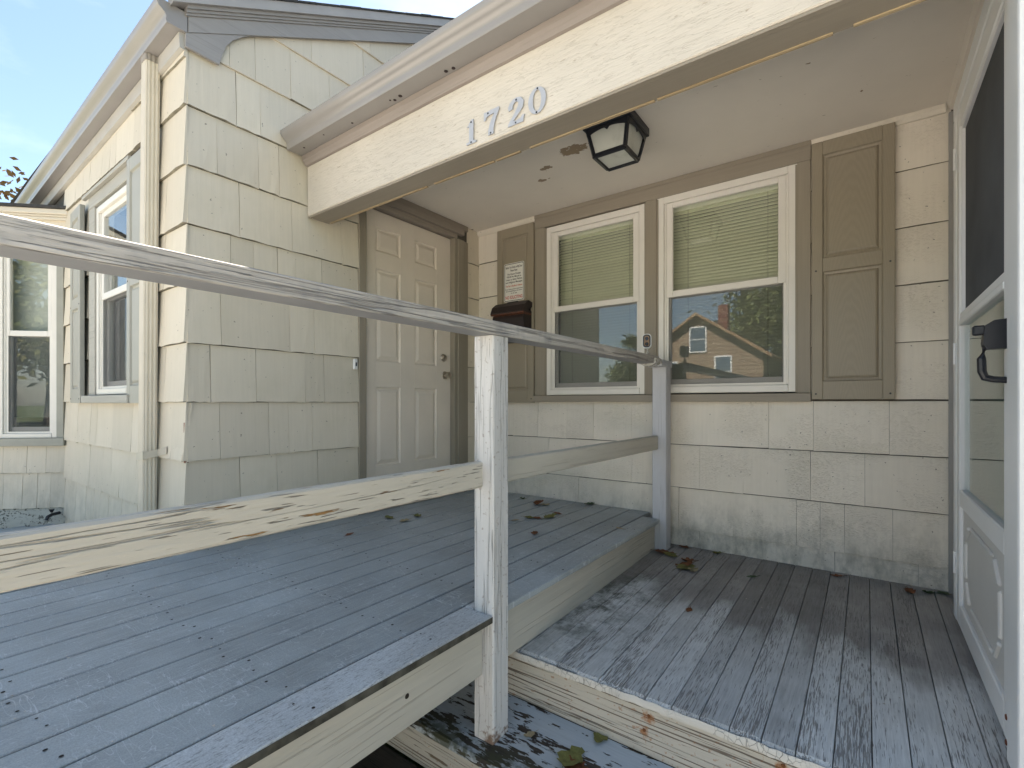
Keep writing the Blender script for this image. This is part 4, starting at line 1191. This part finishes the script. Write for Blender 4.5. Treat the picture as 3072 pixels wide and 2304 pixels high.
# ------------------------------------------------------------------ platform (raised deck)
def board_mesh(x0, x1, y0, y1, z0, z1, mat, name, bev=.003, yseg=1): return MB().box(x0, x1, y0, y1, z0, z1, bev)
deck = thing('deck_platform', 'raised platform of wide blue grey boards leading to the entry door', 'deck', (0.8, -1.8, GZ))
EDGE = 1.666
PITCH = 0.1385
YN = -4.1
k = 0
xr = EDGE - PITCH
joists = [-0.12 - .405 * i for i in range(10)]
screws = MB()
x1 = EDGE
while x1 > 0.03:
    x0 = max(x1 - PITCH + .0082, 0.022)
    front = (k == 0)
    dz = random.uniform(-.0012, .0012)
    if front:
        # the outer board is cut round the post
        o = part('deck_board', MB().box(x0, x1, YN, -1.8895, -.026, .001, .006, 2), M_nose, deck)
        o2 = part('deck_board', MB().box(x0, x1 - .012, -1.797, -0.176, -.026, .001, .006, 2), M_deck, deck)
        part('deck_board', MB().box(x0, 1.576, -1.889, -1.7975, -.026, .001, .002), M_nose, deck)
    else:
        part('deck_board', MB().box(x0, x1 - .0, YN, -0.020, -.026 + dz, dz, .003), M_deck, deck)
    for j in joists:
        for u in (.3, .7):
            if front and -1.95 < j < -1.7: continue
            screws.tube([(x0 + (x1 - x0) * u + random.uniform(-.012, .012), j + random.uniform(-.02, .02), dz - .002)] * 1 + [(0, 0, 0)], [0, 0], 3) if False else None
            cx, cy = x0 + (x1 - x0) * u + random.uniform(-.012, .012), j + random.uniform(-.02, .02)
            r = random.uniform(.0032, .0048)
            screws.bm.faces.new([screws.bm.verts.new((cx + r * math.cos(a), cy + r * math.sin(a), dz + .0016)) for a in (i * math.pi / 4 for i in range(8))])
    x1 -= PITCH; k += 1
o = part('screw_heads', screws, plain('dark_screw', (0.02, 0.016, 0.014), .8), deck); o['kind'] = 'stuff'
part('skirt_board', MB().box(1.582, 1.620, YN, -1.8885, -.220, -.0265, .003), M_skirt, deck)
part('skirt_board', MB().box(1.582, 1.620, -1.7985, -0.176, -.220, -.0265, .003), M_skirt, deck)
part('board_edge', MB().box(1.6662, 1.6672, YN, -1.8905, -.0245, -.0035, .0003), M_nosef, deck)
kn = MB(); kn.tube([(1.6195, -2.235, -.125), (1.6212, -2.235, -.125)], [.0085, .007], 12)
part('knot_hole', kn, plain('dark_knot', (0.03, 0.022, 0.015), .9), deck)
jm = MB()
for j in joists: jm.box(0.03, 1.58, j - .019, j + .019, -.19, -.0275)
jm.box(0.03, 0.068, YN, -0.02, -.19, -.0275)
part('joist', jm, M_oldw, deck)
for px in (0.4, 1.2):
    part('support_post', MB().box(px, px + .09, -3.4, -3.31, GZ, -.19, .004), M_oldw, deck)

# ramp descending to the left along the wing
ramp = thing('access_ramp', 'grey boarded access ramp sloping down past the bay window', 'ramp', (-2.0, -3.0, GZ))
for i in range(26):
    xa = -0.001 - i * .1400; xb = xa - .135
    za = (xa) / 12.0; z2 = xb / 12.0
    mb = MB().prism([(xb, z2 - .026), (xa, za - .026), (xa, za - .001), (xb, z2 - .001)], 'Y', -4.0, -2.30 if xa > -2.35 else -2.30 - min(0.75, (-2.35 - xa) + .10))
    part('deck_board', mb, M_deck, ramp)
part('stringer', MB().prism([(-3.64, -.48), (-0.003, -.20), (-0.003, -.028), (-3.64, -.332)], 'Y', -3.06, -3.02), M_skirt, ramp)

# ------------------------------------------------------------------ railing
rl = thing('railing', 'weathered grey wooden railing with white posts along the platform edge', 'railing', (1.62, -2.0, -0.46))
def rough_bar(x0, x1, y0, y1, z0, z1, seg, jit, bev, yx=0.0):
    mb = MB(); rings = []
    for i in range(seg + 1):
        t = i / seg; y = y0 + (y1 - y0) * t; sh = yx * t
        j = lambda s=1: random.uniform(-jit, jit) * s
        b = bev
        ring = [(x0 + b, z0), (x1 - b, z0), (x1, z0 + b), (x1, z1 - b), (x1 - b * 1.4, z1), (x0 + b * 1.4, z1), (x0, z1 - b), (x0, z0 + b)]
        rings.append([(px + sh + j(), y, pz + j()) for px, pz in ring])
    return mb.loft(rings)
o = part('top_rail', rough_bar(1.580, 1.668, -4.1, -0.285, .974, 1.022, 90, .0003, .003, .018), M_rail, rl)
o.data.materials.append(plain('sheltered_shaded_grey_paint', (0.27, 0.265, 0.26), 0.55, 0.35, 0, 0.08, 7, 0.2, 120))  # smooth grey underside, its colour darkened to read as the shaded face
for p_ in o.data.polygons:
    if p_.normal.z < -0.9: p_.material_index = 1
o = part('middle_rail', rough_bar(1.583, 1.620, -4.1, -1.8885, .440, .530, 60, .0006, .005), M_mid, rl); smooth_angle(o, 18)
o = part('middle_rail', rough_bar(1.583, 1.622, -1.7985, -0.176, .440, .528, 40, .0005, .005, .02), M_skirt, rl); smooth_angle(o, 18)
def rough_post(x0, x1, y0, y1, z0, z1, seg, jit, bev):
    mb = MB(); rings = []
    for i in range(seg + 1):
        z = z0 + (z1 - z0) * i / seg
        j = lambda: random.uniform(-jit, jit)
        r = [(x0 + bev, y0), (x1 - bev, y0), (x1, y0 + bev), (x1, y1 - bev), (x1 - bev, y1), (x0 + bev, y1), (x0, y1 - bev), (x0, y0 + bev)]
        rings.append([(a + j(), b + j(), z) for a, b in r])
    return mb.loft(rings)
o = part('post', rough_post(1.578, 1.668, -1.888, -1.799, -.452, .9735, 50, .0003, .005), M_post, rl); smooth_angle(o, 18)
o = part('post', rough_post(1.603, 1.692, -.175, -.084, -.196, .962, 30, .0003, .004), M_post2, rl); smooth_angle(o, 18)
part('post_cap', MB().box(1.598, 1.699, -.282, -.080, .9625, 1.004, .004), M_post2, rl)
o = part('post', rough_post(1.578, 1.668, -3.75, -3.66, GZ, .9735, 20, .0006, .005), M_post, rl)
# crumpled clear tape over the joint
def tape_mat():
    n = N('crumpled_plastic_tape', 0.15, 0.6)
    n.color(n.mix(n.ramp(n.noise(scale=60, detail=4), .4, .6), (0.45, 0.40, 0.33), (0.75, 0.73, 0.68)))
    n.bump(n.voro(sc=(1, 1, 1), scale=70), 0.9, .006)
    n.b.inputs['Alpha'].default_value = 0.75
    return n.m
tp = MB(); rings = []
for i in range(7):
    y = -.37 + i * .019
    rings.append([(1.642 + .056 * math.cos(a) * random.uniform(.93, 1.12) + .004, y, .991 + .031 * math.sin(a) * random.uniform(.92, 1.15)) for a in (math.pi / 4 * k + .39 for k in range(8))])
tp.loft(rings, True)
part('tape_wrap', tp, tape_mat(), rl)

# security camera on the rail end
sc_ = thing('security_camera', 'small white security camera with black face on the rail end', 'camera', (1.63, -.345, 1.012))
CM = Matrix.Translation((1.632, -.345, 1.112)) @ Matrix.Rotation(math.radians(18), 4, 'Z')
def rbox(w, d0, d1, h, r):
    return MB().prism(rrect(-w / 2, w / 2, -h / 2, h / 2, r), 'Y', d0, d1)
part('body', rbox(.052, -.012, .030, .086, .020), M_white, sc_, CM)
part('face_plate', rbox(.045, -.0145, -.0122, .079, .018), M_black, sc_, CM)
part('inner_plate', rbox(.030, -.0155, -.0147, .062, .012), plain('bronze_plastic', (0.25, 0.15, 0.08), .25), sc_, CM)
ln = MB(); ln.tube([(0, -.0150, .014), (0, -.0185, .014)], [.0115, .010], 16)
part('lens', ln, plain('lens_glass', (0.01, 0.01, 0.012), .1), sc_, CM)
ln = MB(); ln.tube([(0, -.0150, -.018), (0, -.0200, -.018)], [.0115, .007], 16)
part('motion_sensor', ln, plain('lens_dome', (0.015, 0.012, 0.012), .15), sc_, CM)
stn = MB(); stn.tube([(1.633, -.337, 1.069), (1.633, -.337, 1.05), (1.633, -.335, 1.03), (1.633, -.335, 1.012)], [.005, .006, .016, .034], 10)
part('stand', stn, tape_mat(), sc_)

# ------------------------------------------------------------------ old porch floor and steps
porch = thing('porch_floor', 'old porch floor of narrow boards with worn pale grey paint', 'porch', (2.2, -.8, GZ))
FRONT = -1.668
def pz(y): return -.192 + .033 * (y / 1.668)
x = 2.298 - .085 * 14
i = 0
while x < WR + .3:
    b = MB(); x1 = x + .0824
    fr_ = FRONT + random.uniform(-.004, .004); dz = random.uniform(-.0009, .0009)
    if x > 2.95: back = -.004
    else: back = -.002
    rings = []
    for y in (fr_, fr_ + .012, -1.2, -.6, back):
        z = pz(y) + dz - (.006 if y == fr_ else 0)
        rings.append([(x, y, z - .022), (x1, y, z - .022), (x1, y, z - .0012), (x1 - .0012, y, z), (x + .0012, y, z), (x, y, z - .0012)])
    b.loft(rings)
    if x < WR - .03 or True: part('floor_board', b, M_porch, porch)
    x += .085; i += 1
ns = MB(); x = 1.11
rings = []
while x <= WR + .3:
    j = random.uniform(-.0016, .0016); w = 0.0012 * math.sin(x * 37)
    z = pz(FRONT)
    rings.append([(x, FRONT - .0065 + j + w, z - .0045 + j), (x, FRONT - .011 + j + w, z - .010), (x, FRONT - .010 + j + w, z - .028 + j), (x, FRONT + .02, z - .030), (x, FRONT + .02, z - .0232), (x, FRONT - .003, z - .0232)])
    x += .02
ns.loft(rings)
o = part('nosing', ns, M_nosing, porch); smooth_angle(o, 60)
part('fascia_board', MB().box(0.9, WR + .3, FRONT + .022, FRONT + .06, -.430, pz(FRONT) - .0245, .004), M_fasc, porch)
ru = MB()
for rx_, rz_ in NAILS: ru.tube([(rx_, FRONT + .0215, rz_), (rx_, FRONT + .0195, rz_)], [.006, .005], 8)
part('rusty_nail', ru, plain('rust_nail', (0.16, 0.06, 0.02), .8), porch)
def rust_stain_mat():
    n = N('rust_stain', .8, .2)
    n.color((0.36, 0.19, 0.08))
    return n.m
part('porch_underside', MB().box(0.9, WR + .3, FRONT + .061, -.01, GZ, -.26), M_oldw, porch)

steps = thing('porch_steps', 'peeling blue grey wooden steps below the porch edge', 'steps', (2.0, -1.9, GZ))
tz0, tz1 = -.428, -.455
part('tread', MB().prism([(FRONT + .02, tz0), (-1.800, (tz0 + tz1) / 2 - .001), (-1.800, (tz0 + tz1) / 2 - .036), (FRONT + .02, tz0 - .035)], 'X', 0.9, WR + .25), M_step, steps)
part('tread', MB().prism([(-1.803, (tz0 + tz1) / 2 - .002), (-1.952, tz1), (-1.960, tz1 - .008), (-1.960, tz1 - .026), (-1.952, tz1 - .034), (-1.803, (tz0 + tz1) / 2 - .036)], 'X', 0.9, WR + .25), M_step, steps)
part('riser', MB().box(0.9, WR + .25, -1.930, -1.898, -.635, tz1 - .030, .003), M_fasc, steps)
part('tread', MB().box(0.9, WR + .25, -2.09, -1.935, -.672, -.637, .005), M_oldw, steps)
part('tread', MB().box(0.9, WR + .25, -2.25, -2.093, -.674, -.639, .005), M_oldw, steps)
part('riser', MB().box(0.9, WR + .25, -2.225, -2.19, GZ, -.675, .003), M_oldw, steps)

# ------------------------------------------------------------------ fallen leaves
M_leaves = [plain('dry_brown_leaf', (0.16, 0.062, 0.026), .7, .3, 0, .3, 60), plain('yellow_green_leaf', (0.17, 0.165, 0.05), .65, .3, 0, .3, 60),
            plain('green_leaf', (0.05, 0.085, 0.03), .6, .3, 0, .3, 60), plain('pale_tan_leaf', (0.34, 0.28, 0.17), .7, .3, 0, .2, 60)]
def leaf_mesh(kind, seed, size):
    rnd = random.Random(seed)
    mb = MB(); n = 8
    Lf, Ri, Ce = [], [], []
    curl = rnd.uniform(.15, .75); bend = rnd.uniform(-.5, .5)
    for i in range(n + 1):
        t = i / n
        w = (math.sin(math.pi * min(1, t * .96 + .02)) ** .8) * (.36 + .08 * math.sin(i * 2.1)) * (1.15 - .5 * t) + .01
        if kind == 'lobed': w *= 1 + .35 * math.sin(i * 3.0)
        cx, cz = bend * (t - .5) ** 2, .22 * curl * (2 * t - 1) ** 2
        Ce.append((cx, t - .5, cz)); Lf.append((cx - w, t - .5 + .04 * rnd.uniform(-1, 1), cz + curl * w * rnd.uniform(.5, 1.1))); Ri.append((cx + w, t - .5 + .04 * rnd.uniform(-1, 1), cz + curl * w * rnd.uniform(.4, 1.0)))
    V = [[mb.bm.verts.new((a * size, b * size, c * size + .002)) for a, b, c in row] for row in (Lf, Ce, Ri)]
    for i in range(n):
        mb.bm.faces.new((V[0][i], V[1][i], V[1][i + 1], V[0][i + 1])); mb.bm.faces.new((V[1][i], V[2][i], V[2][i + 1], V[1][i + 1]))
    base = Vector((Ce[0][0] * size, Ce[0][1] * size, Ce[0][2] * size + .002))
    mb.tube([base, base + Vector((.003, -.22 * size, .002)), base + Vector((.008, -.4 * size, .0))], [.0012, .001, .0007], 4)
    return mb
deck_l = [(0.597, -.186, 2, .035, 'lobed', 'small dark green curled leaf on the platform near the back wall'), (0.80, -.287, 0, .075, 'plain', 'orange brown dry leaf on the platform before the left shutter'),
          (0.86, -.27, 3, .05, 'plain', 'pale tan leaf touching the orange leaf on the platform'), (1.10, -.06, 2, .06, 'plain', 'green grey leaf lying against the back wall below the windows'),
          (0.94, -.754, 3, .035, 'plain', 'tiny pale leaf scrap just behind the white post'), (0.98, -.66, 1, .045, 'plain', 'yellow curled leaf bit beside a dark brown leaf on platform'),
          (1.02, -.63, 0, .05, 'lobed', 'dark brown curled leaf between yellow bit and crumpled green leaf'), (1.075, -.557, 1, .07, 'lobed', 'crumpled olive green leaf in the middle of the leaf cluster'),
          (1.065, -.449, 0, .04, 'plain', 'small red brown leaf behind the crumpled olive leaf'), (1.215, -.952, 0, .04, 'plain', 'small brown leaf alone on platform near the outer board'),
          (1.544, -.556, 3, .03, 'plain', 'cream leaf scrap on the outermost platform board'), (0.257, -1.187, 1, .055, 'plain', 'bright yellow green leaf on the platform before the entry door'),
          (0.399, -1.185, 3, .05, 'plain', 'pale leaf beside the yellow green one before the door'), (0.379, -1.05, 1, .05, 'lobed', 'olive curled leaf nearest the door sill'),
          (0.383, -1.565, 0, .035, 'plain', 'reddish dry leaf on platform below the middle rail')]
low_l = [(1.70, -.22, 0, .08, 'lobed', 'red brown leaf at the foot of the far railing post'), (1.75, -.25, 1, .07, 'plain', 'yellowish leaf beside the foot of the far railing post'), (1.891, -.41, 1, .09, 'lobed', 'big crumpled olive leaf on the porch floor'),
         (1.87, -.385, 0, .07, 'lobed', 'brown leaf tucked into the big crumpled leaf on porch floor'), (1.93, -.44, 3, .05, 'plain', 'pale leaf strip in front of the big crumpled leaf'), (2.212, -.35, 2, .035, 'plain', 'small green leaf in the middle of the porch floor'),
         (2.06, -.957, 0, .028, 'plain', 'tiny brown leaf on the pale worn porch boards'), (1.765, -.055, 0, .05, 'plain', 'brown leaf in the corner between far post and wall'), (1.969, -.06, 1, .04, 'plain', 'yellow leaf against the wall right of the far post'),
         (2.881, -.14, 0, .045, 'lobed', 'dark dry leaf near the storm door corner'), (2.95, -.10, 2, .04, 'lobed', 'green leaf clump in the storm door corner'), (3.01, -.06, 2, .045, 'lobed', 'green leaf wedged deepest in the storm door corner'),
         (2.58, -.09, 0, .04, 'plain', 'brown leaf sliver against the wall below the right shutter'), (1.86, -.30, 0, .05, 'plain', 'dark leaf behind the big crumpled leaf on porch floor')]
step_l = [(1.964, -1.665, 1, .05, 'plain', 'yellow green leaf leaning on the fascia below the porch edge'), (1.926, -1.80, 1, .085, 'lobed', 'large olive leaf on the step below the porch'), (1.945, -1.82, 0, .07, 'lobed', 'rust brown leaf resting on the large olive leaf'),
          (1.75, -1.787, 3, .03, 'plain', 'small pinkish seed leaf on the step beside the white post')]
for grp, zf, gname in ((deck_l, lambda y: .001, 'fallen leaves on the platform'), (low_l, lambda y: pz(y) + .001, 'fallen leaves on the porch floor'), (step_l, lambda y: tz0 + (tz1 - tz0) * (FRONT + .02 - y) / .3 + .001, 'fallen leaves on the step')):
    for i, (a, b, c, s, kd, lab) in enumerate(grp):
        o = part('fallen_leaf', leaf_mesh(kd, i * 7 + len(grp), s * 1.45), M_leaves[c], None, Matrix.Translation((a, b, zf(b))) @ Matrix.Rotation(random.uniform(0, 6.28), 4, 'Z') @ Matrix.Rotation(random.uniform(-.15, .15), 4, 'X'), True)
        tag(o, lab, 'leaf', gname)
# crumbs, paint chips and grit on the boards
dbm = MB()
for i in range(420):
    if random.random() < .6: xx_, yy_ = random.uniform(0.05, 1.64), random.uniform(-3.2, -.03); zz_ = .002
    else: xx_, yy_ = random.uniform(1.72, 3.0), random.uniform(-1.6, -.03); zz_ = pz(yy_) + .0016
    if random.random() < .3 and zz_ < 0: yy_ = -random.uniform(.01, .06); zz_ = pz(yy_) + .0016
    r = random.uniform(.0014, .0048); a0 = random.uniform(0, 6)
    if zz_ > 0 and random.random() < .5: xx_ = EDGE - PITCH * random.randint(1, 11) + random.uniform(-.004, .008)
    V = [dbm.bm.verts.new((xx_ + r * math.cos(a0 + q * 2.1) * random.uniform(.5, 1.4), yy_ + r * math.sin(a0 + q * 2.1), zz_ + random.uniform(0, .0015))) for q in range(3)]
    dbm.bm.faces.new(V)
dbr = part('grit', dbm, plain('pale_chips', (0.52, 0.46, 0.38), .8, .2, 0, .5, 30))
dbr['label'] = 'scattered paint chips and crumbs on the grey boards'; dbr['kind'] = 'stuff'; dbr['category'] = 'debris'

# ------------------------------------------------------------------ what the panes reflect: house and trees across the street
nb = thing('neighbour_house', 'tan shingled gabled house across the street, seen reflected in the window', 'house', (-6.95, -34, GZ))
M_tan = None
def tan_mat():
    n = N('tan_shingle_wall', .8, .2)
    z = n.axis(2)
    w = n.new('ShaderNodeTexWave'); w.bands_direction = 'Z'; w.wave_profile = 'SAW'; w.inputs['Scale'].default_value = 1.1
    n.link(n.pos(), w.inputs['Vector'])
    n.color(n.scale_col((0.30, 0.225, 0.16), n.ramp(w.outputs['Fac'], 0, 1, .75, 1.05)))
    return n.m
M_tan = tan_mat()
NX, NY = -6.95, -32.0
part('wall', MB().prism([(NX - 4.2, GZ), (NX + 4.2, GZ), (NX + 4.2, 4.1), (NX, 6.95), (NX - 4.2, 4.1)], 'Y', NY - 9, NY), M_tan, nb)
rfm = MB()
for s in (-1, 1):
    rfm.prism([(NX, 7.05), (NX + s * 4.75, 3.85), (NX + s * 4.75, 3.65), (NX, 6.85)], 'Y', NY - 9.4, NY + .45)
nr = part('roof', rfm, plain('light_brown_roof', (0.30, 0.20, 0.12), .9), nb)
part('chimney', MB().box(NX + .55, NX + 1.25, NY - 4.2, NY - 3.5, 5.5, 8.1, .02), plain('red_brick', (0.16, 0.065, 0.05), .9), nr)
for (a, b, c, d) in ((-7.4, -6.4, 4.35, 6.0), (-5.7, -4.75, 1.9, 3.85), (-9.4, -8.4, 1.6, 3.6)):
    fwin = part('window', MB().box(a - .1, b + .1, NY, NY + .08, c - .1, d + .1, .01), M_white, nb)
    part('pane', MB().box(a, b, NY + .081, NY + .09, c, (c + d) / 2 - .03).box(a, b, NY + .081, NY + .09, (c + d) / 2 + .03, d), plain('far_pane', (0.10, 0.14, 0.18), .1), fwin)

def leafy_mat(name, a, b):
    n = N(name, .7, .25)
    n.color(n.mix(n.ramp(n.noise(scale=1.1, detail=4), .35, .65), a, b))
    n.b.inputs['Subsurface Weight'].default_value = 0.0
    return n.m
M_bark = plain('grey_bark', (0.10, 0.08, 0.06), .9, .2, 0, .3, 20, .8, 40)
def tree(x, y, h, cr, leafn, lsize, mat, label, seed, cz=None):
    rnd = random.Random(seed)
    t = thing('tree', label, 'tree', (x, y, GZ))
    tr = MB()
    tr.tube([(x, y, GZ), (x + .1, y, GZ + h * .2), (x - .05, y + .1, GZ + h * .45), (x + .1, y, GZ + h * .8)], [h * .035, h * .027, h * .02, h * .006], 10)
    clumps = []
    for i in range(9):
        a = i * 2.4 + rnd.uniform(-.3, .3); el = rnd.uniform(.25, 1.1)
        st = Vector((x, y, GZ + h * rnd.uniform(.28, .55)))
        en = st + Vector((math.cos(a) * math.cos(el), math.sin(a) * math.cos(el), math.sin(el))) * cr * rnd.uniform(.75, 1.05)
        md = (st + en) / 2 + Vector((0, 0, cr * .06))
        tr.tube([st, md, en], [h * .014, h * .008, h * .003], 6)
        clumps += [en, md + Vector((rnd.uniform(-1, 1), rnd.uniform(-1, 1), rnd.uniform(0, 1))) * cr * .3]
    clumps.append(Vector((x, y, GZ + h * .88)))
    part('trunk', tr, M_bark, t)
    vs_, fs = [], []
    for i in range(leafn):
        c = rnd.choice(clumps)
        p = c + Vector((rnd.gauss(0, 1), rnd.gauss(0, 1), rnd.gauss(0, .8))) * cr * .21
        u = Vector((rnd.uniform(-1, 1), rnd.uniform(-1, 1), rnd.uniform(-1, 1))).normalized(); v = u.orthogonal().normalized()
        s = lsize * rnd.uniform(.6, 1.3)
        k = len(vs_)
        vs_ += [p - u * s, p + v * s * .5, p + u * s, p - v * s * .5]; fs.append((k, k + 1, k + 2, k + 3))
    me = bpy.data.meshes.new('crown'); me.from_pydata([tuple(q) for q in vs_], [], fs); me.materials.append(mat)
    part('crown', me, None, t)
    return t
M_lf1 = leafy_mat('green_foliage', (0.09, 0.13, 0.04), (0.20, 0.21, 0.08))
M_lf2 = leafy_mat('yellow_green_foliage', (0.08, 0.10, 0.03), (0.16, 0.15, 0.05))
M_lf3 = leafy_mat('rust_foliage', (0.13, 0.055, 0.025), (0.17, 0.11, 0.04))
tree(-3.6, -45, 14.0, 5.0, 8000, .26, M_lf1, 'big green tree behind the house across the street, seen reflected', 3)
tree(4.5, -42, 12.0, 4.6, 6000, .26, M_lf2, 'yellow green street tree seen reflected beside the far house', 5)
tree(-12.9, -35, 7.5, 1.8, 4000, .20, M_lf1, 'round tree left of the far house, reflected in the window by the door', 8)
tree(9.0, -14.5, 9.0, 3.4, 6000, .16, M_lf2, 'yellowing front yard tree reflected in the bay window', 11)
tree(-11.4, -1.35, 6.5, 2.1, 5200, .07, M_lf3, 'reddish leaved tree showing above the bay roof at the left edge', 14)
